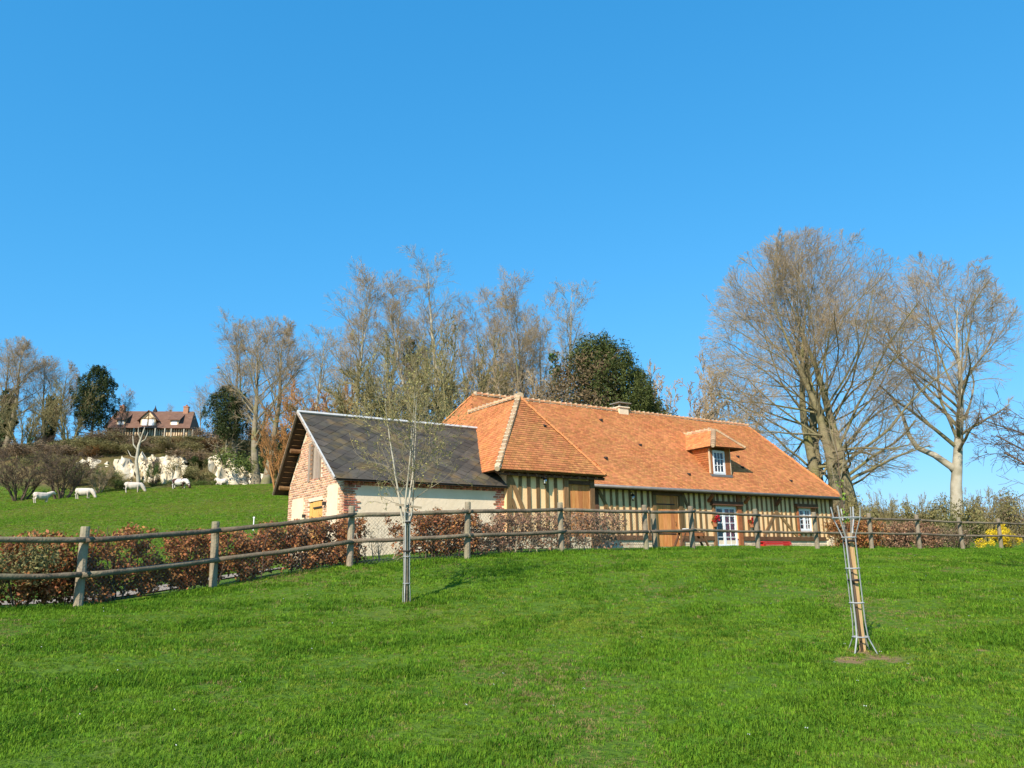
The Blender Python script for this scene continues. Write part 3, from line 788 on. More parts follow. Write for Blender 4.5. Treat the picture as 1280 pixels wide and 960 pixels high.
# its hipped roof
e = .50
d0 = Vector((10.02, DY - e, 5.0)); d1 = Vector((12.34, DY - e, 5.0)); dmid = 11.18
ap = Vector((dmid, .95, 6.04)); bk = Vector((dmid, (6.04 - 2.73) / .9868 - .41 + .06, 6.04))
e0 = Vector((d0.x, (5.0 - 2.73) / .9868 - .41 + .05, 5.0)); e1 = Vector((d1.x, e0.y, 5.0))
dfaces = [([d0, d1, ap], (1, 0, 0)), ([e0, d0, ap, bk], (0, -1, 0)), ([d1, e1, bk, ap], (0, 1, 0))]
m = MB()
for pts, _d in dfaces:
    n = (pts[1] - pts[0]).cross(pts[2] - pts[0]).normalized()
    if n.z < 0: n = -n
    q = len(pts); m.add([p - n * .015 for p in pts] + [p - n * .08 for p in pts], [tuple(range(q)), tuple(range(2 * q - 1, q - 1, -1))] + [(i, i + q, (i + 1) % q + q, (i + 1) % q) for i in range(q)])
droof = m.build('dormer_roof', 'oak_dark', dorm)
TV, TF, TR = [], [], []
for pts, _d in dfaces:
    V, F, R = tile_face(pts, _d, gauge=.11, tw=.165)
    b0 = len(TV); TV += [tuple(p) for p in V]; TF += [tuple(i + b0 for i in f) for f in F]; TR += R
o = link('dormer_tiles', fastmesh('dormer_tiles', np.array(TV), np.array(TF), 'tile', TR), dorm); o['kind'] = 'stuff'
ridge_run(bk, ap, RM, 'ridge_tile', .3, parent=dorm)
ridge_run(d0, ap, HM, 'hip_tile', .24, parent=dorm, mortar=False)
ridge_run(d1, ap, HM, 'hip_tile', .24, parent=dorm, mortar=False)
m = MB(); m.tube([d0 + Vector((-.03, -.03, 0)), d0 + Vector((.1, .1, .1))], [.09, .12], 8); m.build('hip_mortar', 'mortar', dorm); m = MB(); m.tube([d1 + Vector((.03, -.03, 0)), d1 + Vector((-.1, .1, .1))], [.06, .09], 8); m.build('hip_mortar', 'mortar', dorm)

# ------------------------------------------------------------------ slate-roofed barn
BTH = HTH + 0.0118
bo = house_pt(-10.24, -2.85)
barn = thing('slate_barn', 'brick and plaster barn with dark diamond slate roof abutting the tiled wing', 'barn', bo, BTH)
BL, BW, BM = 6.8, 5.95, 3.76
BZE, BZR = 2.17, 4.98
BO = .28
fs = (BZR - BZE) / (BM + BO)                     # front slope
rs = (BZR - BZE) / (BW + BO - BM)                # rear slope
wz_f = BZE + BO * fs; wz_r = BZE + BO * rs
m = MB(); m.box(.02, BL - .3, .02, .3, -1.0, wz_f - .16); m.build('front_wall', 'render', barn)
m = MB(); m.box(.3, BL, BW - .3, BW - .02, -1.0, wz_r - .12); m.build('rear_wall', 'render', barn)
# gable wall as a slab with door and loft openings, mortar coloured
GD = (2.05, 3.50, -.4, 1.66); GLF = (2.40, 3.52, 2.46, 4.02)
g = MB()


def gz(b):
    return (BZE + (b + BO) * fs if b <= BM else BZR - (b - BM) * rs) - .15


bs = sorted({0.02, BW - .02, GD[0], GD[1], GLF[0], GLF[1], BM})
for b0, b1 in zip(bs[:-1], bs[1:]):
    segs = [(-1.0, None)]
    lo = -1.0; cuts = []
    mid = (b0 + b1) / 2
    if GD[0] < mid < GD[1]: cuts.append((GD[2], GD[3]))
    if GLF[0] < mid < GLF[1]: cuts.append((GLF[2], GLF[3]))
    for (c0, c1) in cuts:
        if c0 > lo: g.add([(.02, b0, lo), (.02, b1, lo), (.3, b1, lo), (.3, b0, lo), (.02, b0, c0), (.02, b1, c0), (.3, b1, c0), (.3, b0, c0)], [(3, 2, 1, 0), (4, 5, 6, 7), (0, 1, 5, 4), (1, 2, 6, 5), (2, 3, 7, 6), (3, 0, 4, 7)])
        lo = c1
    t0, t1 = gz(b0), gz(b1)
    if min(t0, t1) > lo:
        g.add([(.02, b0, lo), (.02, b1, lo), (.3, b1, lo), (.3, b0, lo), (.02, b0, t0), (.02, b1, t1), (.3, b1, t1), (.3, b0, t0)], [(3, 2, 1, 0), (4, 5, 6, 7), (0, 1, 5, 4), (1, 2, 6, 5), (2, 3, 7, 6), (3, 0, 4, 7)])
gable = g.build('gable_wall', 'brick_mortar', barn)
bm = bmesh.new(); bm.from_mesh(gable.data); bmesh.ops.recalc_face_normals(bm, faces=bm.faces); bm.to_mesh(gable.data); bm.free()
PANELS = [(4.10, 5.40, -1, 1.88), (.62, 1.60, -1, 2.10)]
for p in PANELS:
    m = MB(); m.box(-.004, .03, p[0], p[1], p[2], p[3]); m.build('plaster_panel', 'render', barn)


def bricks(name, spots, m_, parent):
    b = MB()
    for (x0, x1, y0, y1, z0, z1) in spots: b.box(x0, x1, y0, y1, z0, z1, random.random())
    o = b.build(name, m_, parent); o['kind'] = 'stuff'
    return o


sp = []; pitch = .086
k = 0; z = -.6
while z < 5.1:
    b = .03 + (.12 if k % 2 else 0)
    while b < BW - .1:
        L_ = .205; b1 = min(b + L_, BW - .03); zc = z + .03; bc = (b + b1) / 2
        jag = (k // 3 % 2) * .16
        ok = zc + .05 < min(gz(b), gz(b1))
        for p in PANELS:
            if p[0] + jag - .08 < bc < p[1] - jag + .08 and zc < p[3] - .02: ok = False
        if GD[0] - .02 < bc < GD[1] + .02 and zc < GD[3] + .10: ok = False
        if GLF[0] - .10 < bc < GLF[1] + .02 and GLF[2] - .02 < zc < GLF[3] + .03: ok = False
        if ok: sp.append((.006 + random.uniform(-.004, .004), .05, b, b1, z, z + .054 + random.uniform(-.004, .004)))
        b += L_ + .042
    z += pitch; k += 1
bricks('gable_bricks', sp, 'brick_pale', barn)
sp = []; k = 0; z = -.9
while z < wz_f - .2:
    n = 1.15 if (k // 4) % 2 else 1.75
    a = -.012 - (k % 2) * .1
    while a < n * .26 - .05:
        e_ = min(a + .21, n * .26 + .1); a0_ = max(a, -.012); sp.append((a0_, e_, -.006 + random.uniform(-.004, .004), .06, z, z + .050)); a += .25
    n = (1.4, 2.0, 1.6)[k % 3]; a = 6.18 - n * .22
    while a < 6.1:
        sp.append((a, a + .20, -.006, .06, z, z + .054)); a += .24
    z += pitch; k += 1
bricks('quoin_bricks', sp, 'brick', barn)
sp = []
for kk, zz in enumerate((wz_f - .36, wz_f - .28, wz_f - .20)):
    a = 0.0
    while a < BL - .5: sp.append((a, a + .10, -.03 - .03 * kk, .06, zz, zz + .062)); a += .135
bricks('cornice_bricks', sp, 'brick', barn)
# timber door with arched head, loft door, irons
d = plank_door('door', GD[0], GD[1], -.38, GD[3] - .10, 0, 5, 'pine_wood', barn, arch=.16)
d.rotation_euler = (0, 0, -math.pi / 2); d.location = (.10, GD[0] + GD[1], 0)
d.location = (.10, 0, 0); d.rotation_euler = (0, 0, math.pi / 2); d.scale = (1, -1, 1)
m = MB(); m.beam((.02, 2.12, 1.42), (.02, 3.05, 1.42), .05, .02, up=(1, 0, 0)); m.build('strap_hinge', 'iron', barn)
d2 = plank_door('loft_door', GLF[0] + .14, GLF[1] - .12, GLF[2], GLF[3] - .38, 0, 4, 'grey_wood', barn)
d2.location = (.12, 0, 0); d2.rotation_euler = (0, 0, math.pi / 2); d2.scale = (1, -1, 1)
m = MB(); m.box(-.03, .1, GLF[1] - .02, GLF[1] + .16, GLF[2] - .06, GLF[3] - .2); m.build('loft_post', 'grey_wood', barn)
m = MB(); m.box(-.02, .1, GLF[0], GLF[0] + .16, GLF[2] - .04, GLF[3] - .6); m.build('loft_post', 'grey_wood', barn)
for b_, z_ in ((1.78, 1.44), (3.85, 1.12)):
    m = MB(); m.box(-.10, .02, b_ - .05, b_ + .05, z_, z_ + .12); m.build('door_pintle', 'iron', barn)
# roof deck, verges, purlins
G0 = -.46; RL = BL + .75
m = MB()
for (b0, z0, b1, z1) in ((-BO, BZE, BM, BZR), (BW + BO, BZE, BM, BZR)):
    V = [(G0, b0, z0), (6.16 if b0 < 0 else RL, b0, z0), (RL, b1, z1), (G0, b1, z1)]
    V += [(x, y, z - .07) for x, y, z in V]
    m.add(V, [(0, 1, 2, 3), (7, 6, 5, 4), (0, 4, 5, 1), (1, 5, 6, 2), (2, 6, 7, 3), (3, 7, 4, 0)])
rd = m.build('roof', 'soffit_shaded', barn)
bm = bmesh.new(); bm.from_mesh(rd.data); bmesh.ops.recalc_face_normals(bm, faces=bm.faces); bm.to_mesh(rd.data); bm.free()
for (b0, b1) in ((-BO - .04, BM), (BW + BO + .04, BM)):
    zf = BZE - .04 * (fs if b0 < 1 else rs)
    m = MB(); m.beam((G0 - .02, b0, zf - .02), (G0 - .02, b1, BZR - .02), .03, .10, up=(1, 0, 0)); m.build('verge_board', 'grey_wood', barn)
    m = MB(); m.beam((G0 - .02, b0, zf + .05), (G0 - .02, b1, BZR + .05), .05, .035, up=(1, 0, 0)); m.build('verge_trim', 'zinc', barn)
for i in range(14):                             # battens under the overhanging verge
    t = (i + .5) / 14; b_ = BW + .1 - t * (BW + .1 - BM); z_ = BZR - (b_ - BM) * rs - .09
    m = MB(); m.box(G0 + .10, .03, b_ - .03, b_ + .03, z_ - .012, z_); m.build('batten', 'oak', barn)
for b_ in (BW - .05, 4.75, 2.0, 0.1):
    z_ = gz(b_) - .04
    m = MB(); m.tube([(G0 + .08, b_, z_), (.1, b_, z_)], .085, 8); m.build('purlin', 'oak', barn)
m = MB(); m.tube([(G0 - .04, BM, BZR + .02), (RL, BM, BZR + .02)], .075, 8); m.beam((G0 - .04, BM - .10, BZR - .04), (RL, BM - .10, BZR - .04), .015, .16, up=(0, .83, -.55)); m.build('ridge_cap', 'zinc', barn, smooth=False)

# diamond slates: front slope one by one
sm = MB()
S = .29
sm.add([(-S, 0, 0), (0, -S, .012), (S, 0, 0), (0, S, -.004), (-S, 0, -.006), (0, -S, .006), (S, 0, -.006)], [(0, 1, 2, 3), (4, 5, 1, 0), (5, 6, 2, 1)])
SME = sm.mesh('slate', 'slate')
cs = math.hypot(1, fs); sl_len = (BM + BO) * cs; ang = math.atan(fs)
step = .265; rows_ = int(sl_len / step) + 1
cnt = 0
SLR = sl_len
for r in range(rows_ + 1):
    v = .33 + r * step
    if v > SLR - .1: break
    n0 = (r % 2) * .27
    a = G0 + .22 + n0
    while a < RL - .2:
        if a < 5.95 + v * .28:
            o = link('slate', SME, barn)
            b_ = -BO + v / cs; z_ = BZE + v * fs / cs
            o.location = (a + random.uniform(-.006, .006), b_ - .022 * math.sin(ang), z_ + .022 * math.cos(ang) + random.uniform(0, .004))
            o.rotation_euler = (ang + random.uniform(-.012, .012), random.uniform(-.012, .012), random.uniform(-.03, .03)); cnt += 1
        a += .54
print('slates', cnt)
# eave and verge starter slates and the rear slope
m = MB()
a = G0
while a < 5.95:
    m.add([(a, -BO - .04, BZE + .0), (a + .25, -BO - .04, BZE + .0), (a + .25, -BO + .28, BZE + .30 * fs + .02), (a, -BO + .28, BZE + .30 * fs + .02)], [(0, 1, 2, 3)], random.random()); a += .255
z_ = 0
for r in range(16):
    a = G0
    while a < RL - .3:
        b0 = BW + BO + .03 - r * .165; b1 = b0 - .19; zz = lambda b: BZR - (b - BM) * rs + .018
        if b1 > BM: m.add([(a, b0, zz(b0) + .012), (a, b1, zz(b1)), (a + .25, b1, zz(b1)), (a + .25, b0, zz(b0) + .012)], [(0, 1, 2, 3)], random.random())
        a += .255
# thin bed under the diamonds
m.add([(G0, -BO, BZE + .012), (6.15, -BO, BZE + .012), (RL, BM, BZR + .012), (G0, BM, BZR + .012)], [(0, 1, 2, 3)], .4)
o = m.build('slate_courses', 'slate', barn); o['kind'] = 'stuff'

# ------------------------------------------------------------------ trees
def unit(a):
    return a / (np.linalg.norm(a, axis=-1, keepdims=True) + 1e-9)


def grow(pos, dirn, length, nseg, wander, trop, rng, sag=0.0):
    """polylines (n, nseg+1, 3) grown from pos along dirn"""
    n = len(pos); P = np.empty((n, nseg + 1, 3)); P[:, 0] = pos; d = unit(dirn)
    for j in range(1, nseg + 1):
        d = d + rng.normal(0, wander, (n, 3)) + np.array([0, 0, 1.0]) * (trop - sag * j / nseg)
        d = unit(d)
        P[:, j] = P[:, j - 1] + d * (length / nseg)[:, None]
    return P


def env_dist(pos, d, env):
    """how far a shoot can run before it leaves the crown's outline"""
    c = np.array(env[:3]); sc = np.array([env[3], env[3], env[4]]); p = (pos - c) / sc; q = unit(d) / sc
    A = (q * q).sum(-1); B = (p * q).sum(-1); C = (p * p).sum(-1) - 1; D = B * B - A * C
    return np.where(D > 0, np.maximum((-B + np.sqrt(np.maximum(D, 0))) / A, 0), 0)


def spawn(P, R, L, m, t0, t1, ang, ratio, rr, rng, taper=0.45, minr=0.004, lenfun=None, droop=0.0):
    """children of the branches (P, R): start, direction, length, radius"""
    n, k, _ = P.shape
    t = t0 + (t1 - t0) * (np.arange(m)[None] + rng.random((n, m))) / m
    f = t * (k - 1); i = np.clip(f.astype(int), 0, k - 2); w = (f - i)[..., None]
    rows = np.arange(n)[:, None]
    pos = P[rows, i] * (1 - w) + P[rows, i + 1] * w
    tan = unit(P[rows, i + 1] - P[rows, i])
    rad = R[rows, i] * (1 - w[..., 0]) + R[rows, i + 1] * w[..., 0]
    a = rng.normal(size=(n, m, 3)); perp = unit(a - (a * tan).sum(-1, keepdims=True) * tan)
    # spread children round the branch
    th = (ang * (1 + droop * (.75 - 1.5 * t)) * (1 + rng.normal(0, .22, (n, m))))[..., None]
    d = np.cos(th) * tan + np.sin(th) * perp
    ln = L[:, None] * ratio * (1 - taper * t) * rng.uniform(.65, 1.25, (n, m))
    if lenfun is not None: ln = ln * lenfun(t)
    r = np.maximum(np.minimum(rad * .82, rad * rr * (1 + 0 * t) * rng.uniform(.75, 1.15, (n, m))), minr)
    return pos.reshape(-1, 3), d.reshape(-1, 3), ln.ravel(), r.ravel()


def tubes(P, R, k):
    n, s, _ = P.shape
    T = np.gradient(P, axis=1); T = unit(T)
    ref = np.where(np.abs(T[:, :1, 2:3]) < .9, np.array([0, 0, 1.0]), np.array([1.0, 0, 0]))
    S = unit(np.cross(T, np.broadcast_to(ref, T.shape))); U = np.cross(S, T)
    a = np.linspace(0, 2 * math.pi, k, endpoint=False)
    V = P[:, :, None] + R[:, :, None, None] * (np.cos(a)[None, None, :, None] * S[:, :, None] + np.sin(a)[None, None, :, None] * U[:, :, None])
    base = (np.arange(n) * s * k)[:, None, None]
    i = np.arange(s - 1)[None, :, None]; j = np.arange(k)[None, None]; j2 = (np.arange(k) + 1)[None, None] % k
    F = np.stack([base + i * k + j, base + i * k + j2, base + (i + 1) * k + j2, base + (i + 1) * k + j], -1).reshape(-1, 4)
    return V.reshape(-1, 3), F


def radii(r0, r1, k):
    t = np.linspace(0, 1, k)[None]
    return r0[:, None] * (1 - t) + r1[:, None] * t


def bare_tree(seed, H=15.0, stems=1, trunk_r=.35, clear=.2, lean=.05, m=(16, 8, 6, 5), ang=(.8, .7, .7, .7), ratio=(.5, .45, .45, .5), t0=(.25, .25, .2, .15),
              wander=(.05, .10, .14, .18, .2), trop=(.03, .06, .05, .03, .02), rr=(.5, .5, .5, .5), tipr=.008, spread=.25, lenfun=None, sag=0.0, stem_h=None, levels=None, flare=1.4, trunk_top=.05, env=None, droop=0.0):
    """returns trunk (V,F), limbs (V,F), twigs (V,F)"""
    rng = np.random.default_rng(seed)
    a0 = rng.uniform(0, 6.28)
    th = a0 + np.arange(stems) * 2 * math.pi / stems + rng.normal(0, .3, stems)
    lean_ = (spread if stems > 1 else lean) * rng.uniform(.6, 1.2, stems)
    pos = np.c_[np.cos(th) * trunk_r * (.9 if stems > 1 else 0), np.sin(th) * trunk_r * (.9 if stems > 1 else 0), np.full(stems, -.4)]
    d = np.c_[np.cos(th) * lean_, np.sin(th) * lean_, np.ones(stems)]
    Ls = H * rng.uniform(.85, 1.0, stems) * (.95 if stems > 1 else 1)
    k0 = 12
    P = grow(pos, d, Ls, k0, wander[0], trop[0], rng)
    t = np.linspace(0, 1, k0 + 1)
    tr = trunk_r / (math.sqrt(stems) if stems > 1 else 1)
    R = np.outer(np.ones(stems), tr * ((1 - t) ** 1.1 * (1 - trunk_top) + trunk_top) * (1 + (flare - 1) * np.exp(-t * 22)))
    trunk = tubes(P, R, 10)
    limbs = []; twigs = []
    L = Ls; nl = levels or len(m)
    for lv in range(nl):
        kk = (7, 6, 4, 2, 2)[lv]
        pos, d, ln, r = spawn(P, R, L, m[lv], (clear if lv == 0 else t0[lv]), .985, ang[lv], ratio[lv], rr[lv], rng, taper=.35 if lv else .25,
                              minr=tipr, lenfun=lenfun if lv == 0 else None, droop=droop if lv == 0 else 0)
        if env is not None:
            e_ = env_dist(pos, unit(d) + np.array([0, 0, trop[lv + 1] * 1.5]), env)
            ln = np.clip(e_ * rng.uniform(.80, 1.02, len(e_)), .35, H * .55) if lv == 0 else np.clip(np.minimum(ln, e_ * rng.uniform(.85, 1.15, len(e_)) + .1), .2, None)
        P = grow(pos, d, ln, kk, wander[lv + 1], trop[lv + 1], rng, sag if lv > 0 else 0)
        R = radii(r, np.maximum(r * .3, tipr * .8), kk + 1); L = ln
        (limbs if lv < 2 else twigs).append(tubes(P, R, 6 if lv == 0 else (4 if lv == 1 else 3)))
    return trunk, limbs, twigs


def cat(parts):
    V = []; F = []; n = 0
    for v, f in parts: V.append(v); F.append(f + n); n += len(v)
    return np.concatenate(V), np.concatenate(F)


def tree_meshes(name, gen, bark, twig, limb=None):
    trunk, limbs, twigs = gen
    a = fastmesh('trunk', *trunk, bark, smooth=True)
    b = fastmesh('limb', *cat(limbs), limb or bark, smooth=True)
    c = fastmesh('twigs', *cat(twigs), twig)
    return a, b, c


def plant(name, label, cat_, loc, meshes, group=None, rotz=0.0, scale=1.0, squash=1.0):
    t = thing(name, label, cat_, loc, rotz, group); t.scale = (scale * squash, scale * squash, scale)
    for nm, me in zip(('trunk', 'crown', 'twigs'), meshes):
        o = link(nm, me, t)
        if nm == 'twigs': o['kind'] = 'stuff'
    return t


def leaf_cloud(centres, rads, n, size, rng, flat=.0, squash=(1, 1, 1), aspect=.6, shell=.35, up=0.0):
    """n leaf faces spread through lumps"""
    centres = np.asarray(centres, float); rads = np.asarray(rads, float)
    w = rads ** 2; idx = rng.choice(len(centres), n, p=w / w.sum())
    d = unit(rng.normal(size=(n, 3))); rr = rng.random(n) ** shell
    c = centres[idx] + d * (rads[idx] * rr)[:, None] * np.array(squash)
    s = size * rng.uniform(.6, 1.35, n)
    nrm = unit(d + rng.normal(0, .8, (n, 3)) + np.array([0, 0, up]))
    u = unit(np.cross(nrm, rng.normal(size=(n, 3)))); v = np.cross(nrm, u)
    V = np.stack([c - u * s[:, None], c + v * (s * aspect)[:, None] + nrm * (s * .15)[:, None], c + u * s[:, None], c - v * (s * aspect)[:, None] + nrm * (s * .15)[:, None]], 1).reshape(-1, 3)
    F = np.arange(4 * n).reshape(-1, 4)
    return V, F, rng.random(n)


def gpt(x, y, Y):
    """ground point under photo column x at distance Y"""
    p = at(x, 700, Y)
    return Vector((p.x, p.y, gh(p.x, p.y) - .05))


def hgt(ptop, Y, base):
    return at(640, ptop, Y).z - base.z


# --- the two tall bare trees right of the farmhouse
b = gpt(1052, 0, 50); H = 20.5
e_lime = (-.5, 0, 11.0, 7.3, 9.3)
dome = lambda t: np.clip(1.25 - .9 * t ** 2, .15, 2)
lime = tree_meshes('lime', bare_tree(11, H * .93, stems=5, trunk_r=1.0, clear=.19, m=(17, 9, 7, 4), ang=(.95, .75, .65, .55), ratio=(.40, .50, .62, .80), spread=.13, env=e_lime, droop=.6, trop=(.02, .03, .02, .01, .0),
                                     wander=(.06, .12, .13, .10, .07), rr=(.34, .42, .45, .5), tipr=.0075, lenfun=dome), 'bark_moss', 'twig_red', 'bark_moss')
plant('lime_tree', 'huge bare spreading tree with several mossy stems behind the right end of the farmhouse', 'tree', b, lime)
b = gpt(1201, 0, 50)
bgen = bare_tree(23, 17.6, stems=1, trunk_r=.45, clear=.36, m=(28, 10, 7, 4), ang=(.86, .70, .62, .55), ratio=(.44, .50, .62, .80), lean=.0, env=(0, 0, 12.1, 5.3, 6.6), droop=.5, trop=(.01, .04, .02, .01, .0),
                                       wander=(.05, .12, .13, .10, .07), rr=(.45, .45, .45, .5), tipr=.0075, lenfun=lambda t: np.clip(1.3 - .95 * t, .2, 2), flare=1.25)
beech = tree_meshes('beech', bgen, 'bark_pale', 'twig_red', 'bark_grey')
bt = plant('beech_tree', 'tall bare tree with one pale trunk standing behind the right-hand fence', 'tree', b, beech)
# its crooked low limb
_tv = bgen[0][0]; _c = _tv[np.abs(_tv[:, 2] - 4.4) < 1.0].mean(0)
m = MB(); m.tube([(_c[0], _c[1], 4.1), (_c[0] - .25, _c[1], 4.5), (-.8, 0, 5.3), (-1.7, .2, 5.8), (-2.2, .1, 6.6), (-2.4, .2, 7.9), (-3.0, .3, 9.2)], [.22, .23, .20, .17, .14, .10, .05], 7); m.build('low_limb', 'bark_pale', bt, smooth=True)

# bare fruit tree just outside the picture, its twigs reach in from the side
b = gpt(1405, 0, 13.6)
fruit = tree_meshes('fruit', bare_tree(31, 4.9, stems=1, trunk_r=.13, clear=.28, m=(14, 8, 6, 5), ang=(1.15, .7, .7, .7), ratio=(.70, .5, .45, .5), trop=(.0, -.01, .0, .02, .02),
                                       wander=(.08, .10, .12, .12, .1), tipr=.004, lenfun=lambda t: 1.0 + 0 * t), 'bark_grey', 'twig_dark', 'twig_dark')
plant('fruit_tree', 'bare dark-twigged fruit tree reaching in over the right-hand fence', 'tree', b, fruit)

# --- tall thin trees behind barn and wing
tall = []
for s in (41, 42, 43):
    tall.append(tree_meshes('tall', bare_tree(s, 22, stems=2 if s != 42 else 1, trunk_r=.34, clear=.25, m=(26, 8, 5, 4), ang=(.62, .70, .60, .55), ratio=(.25, .52, .62, .85), spread=.10, lean=.05,
                                              trop=(.03, .07, .04, .02, .01), wander=(.06, .10, .10, .09, .07), rr=(.42, .45, .5, .5), tipr=.008, lenfun=lambda t: np.clip(1.2 - .5 * t, .3, 2)),
                            'bark_pale' if s != 43 else 'bark_grey', 'twig_red' if s != 42 else 'twig_grey', 'bark_grey'))
ROW = [(437, 322, 84, 0, 'slender bare twin-stemmed tree at the barn end of the row behind the slate roof'),
       (474, 352, 88, 1, 'pale bare single-stemmed tree behind the middle of the slate roof'),
       (507, 332, 82, 0, 'bare tree with an ivy-clad stem behind the slate roof'),
       (546, 310, 80, 1, 'tallest pale slender bare tree of the row behind the barn'),
       (601, 362, 78, 2, 'reddish bare tree rising behind the left end of the tiled roof'),
       (655, 338, 76, 2, 'wide grey bare tree rising just behind the wing apex'),
       (700, 352, 72, 1, 'bare tree with ivy up its trunk beside the dark yew'),
       (630, 356, 84, 0, 'bare twin-stemmed tree rising left of the wing apex'),
       (680, 368, 80, 2, 'reddish bare tree rising right of the wing apex')]
ivy_rng = np.random.default_rng(5)


def ivy(parent, h0, h1, r, n=1600, leaf='leaf_ivy', size=.16, xy=(0, 0)):
    zz = np.linspace(h0, h1, 9); c = np.c_[xy[0] + ivy_rng.normal(0, .12, 9), xy[1] + ivy_rng.normal(0, .12, 9), zz]
    V, F, R = leaf_cloud(c, np.full(9, r) * ivy_rng.uniform(.7, 1.2, 9), n, size, ivy_rng, squash=(1, 1, max(1.0, (h1 - h0) / 14 / r)))
    return link('ivy', fastmesh('ivy', V, F, leaf, R), parent)


for i, (x, yt, Y, k, lab) in enumerate(ROW):
    b = gpt(x, 0, Y); h = hgt(yt, Y, b)
    t = plant('woodland_tree', lab, 'tree', b, tall[k], 'bare trees behind the barn and farmhouse', rotz=i * 1.3, scale=h / 22.0)
    if i in (2, 4, 6): ivy(t, 2, 14 if i != 4 else 9, .75, xy=(0, 0))

# olive-twigged thicket and orange willow behind the barn
bushm = []
for s, tw in ((61, 'twig_olive'), (62, 'twig_orange'), (63, 'twig_dark'), (64, 'twig_red')):
    bushm.append(tree_meshes('bush', bare_tree(s, 5.0, stems=7, trunk_r=.30, clear=.15, m=(10, 6, 5, 4), ang=(.55, .6, .6, .6), ratio=(.42, .5, .5, .55), spread=.55, trop=(.05, .06, .04, .03, .02),
                                               wander=(.07, .11, .11, .1, .1), tipr=.010, flare=1.0), tw, tw, tw))


def bush(x, Y, ytop, k, label, name='bush', squash=1.0, group=None, rot=None, sink=0.0):
    b = gpt(x, 0, Y); b.z -= sink; h = hgt(ytop, Y, b)
    return plant(name, label, 'bush' if name != 'willow' else 'willow', b, bushm[k], group, rotz=random.uniform(0, 6) if rot is None else rot, scale=h / 5.2, squash=squash)


G_TH = 'thicket behind the slate roof'
bush(462, 76, 468, 0, 'olive-twigged thicket bush behind the gable half of the slate roof', 'thicket_bush', 1.0, G_TH)
bush(502, 74, 436, 0, 'tall olive-twigged thicket bush behind the middle of the slate roof', 'thicket_bush', .8, G_TH)
bush(552, 72, 420, 0, 'tall olive-twigged thicket bush where slate roof meets tiled roof', 'thicket_bush', .75, G_TH)
bush(592, 74, 440, 0, 'olive-twigged thicket bush behind the left end of the main ridge', 'thicket_bush', .75, G_TH)
bush(642, 72, 455, 3, 'brown-twigged bush behind the wing apex', 'thicket_bush', .8, G_TH)
bush(395, 80, 478, 1, 'large orange-twigged willow bush behind the barn gable', 'willow', 1.0)
bush(345, 84, 520, 1, 'smaller orange-twigged willow bush beside the field tree', 'willow', .8)
bush(845, 66, 462, 3, 'bare grey bush right of the dark yew behind the ridge', 'bush', .8)
bush(882, 66, 478, 3, 'lower bare bush behind the ridge near the dormer', 'bush', .9)


def evergreen(name, label, x, Y, ytop, halfw, leaf, n, seed, dead=None, lobes=26, size=.30, base_gap=.06, shape='cone', group=None, zbase=None):
    rng = np.random.default_rng(seed); b = gpt(x, 0, Y); h = hgt(ytop, Y, b)
    t = thing(name, label, 'tree', b, 0, group)
    trunk, limbs, twigs = bare_tree(seed, h * .96, stems=1, trunk_r=h * .022, clear=.1, m=(22, 5), ang=(1.0, .6), ratio=(.28, .5), lean=0.0, tipr=.02, levels=2, t0=(.1, .2))
    link('trunk', fastmesh('trunk', *trunk, 'bark_grey', smooth=True), t)
    link('branches', fastmesh('branches', *cat(limbs), 'bark_grey'), t)
    C = []; Rr = []
    for i in range(lobes):
        f = (i + rng.random()) / lobes; z = h * (base_gap + (1 - base_gap) * f)
        prof = (1 - f) ** .62 * 1.05 if shape == 'cone' else math.sin(math.pi * min(1, .16 + .84 * f)) ** .7
        a = i * 2.4 + rng.normal(0, .4); rad = halfw * prof * rng.uniform(.35, .85)
        C.append((math.cos(a) * rad, math.sin(a) * rad, z)); Rr.append(max(.4, halfw * (.18 + .30 * prof) * rng.uniform(.75, 1.2)))
    nl_ = len(C)
    for i in range(lobes * 5):
        f = rng.random() ** .75; z = h * (base_gap + (1.0 - base_gap) * f); prof = (1 - f) ** .62 if shape == 'cone' else math.sin(math.pi * min(1, .16 + .84 * f)) ** .7
        a = rng.uniform(0, 6.28); q_ = rng.uniform(.85, 1.28); C.append((math.cos(a) * halfw * prof * q_, math.sin(a) * halfw * prof * q_, z + halfw * .06)); Rr.append(halfw * rng.uniform(.05, .13))
    C.append((0, 0, h * .985)); Rr.append(halfw * .10); rest = None
    C = np.array(C); Rr = np.array(Rr)
    if dead is not None:
        k = dead(C); 
        V, F, R = leaf_cloud(C[k], Rr[k], int(n * k.mean() * .8), size, rng, aspect=.35, squash=(1, 1, .85), up=-.2); link('dead_foliage', fastmesh('dead_foliage', V, F, 'leaf_dead', R), t)
        C, Rr = C[~k], Rr[~k]
    big_ = Rr > halfw * .16
    V1, F1, R1 = leaf_cloud(C[big_], Rr[big_], int(n * .62), size, rng, aspect=.30, squash=(1, 1, 1.2), up=.3)
    V2, F2, R2 = leaf_cloud(C[~big_], Rr[~big_] * .8, int(n * .38), size * .8, rng, aspect=.30, squash=(1, 1, 2.6), up=.3)
    V, F, R = np.concatenate([V1, V2]), np.concatenate([F1, F2 + len(V1)]), np.concatenate([R1, R2]); link('crown', fastmesh('crown', V, F, leaf, R), t)
    return t


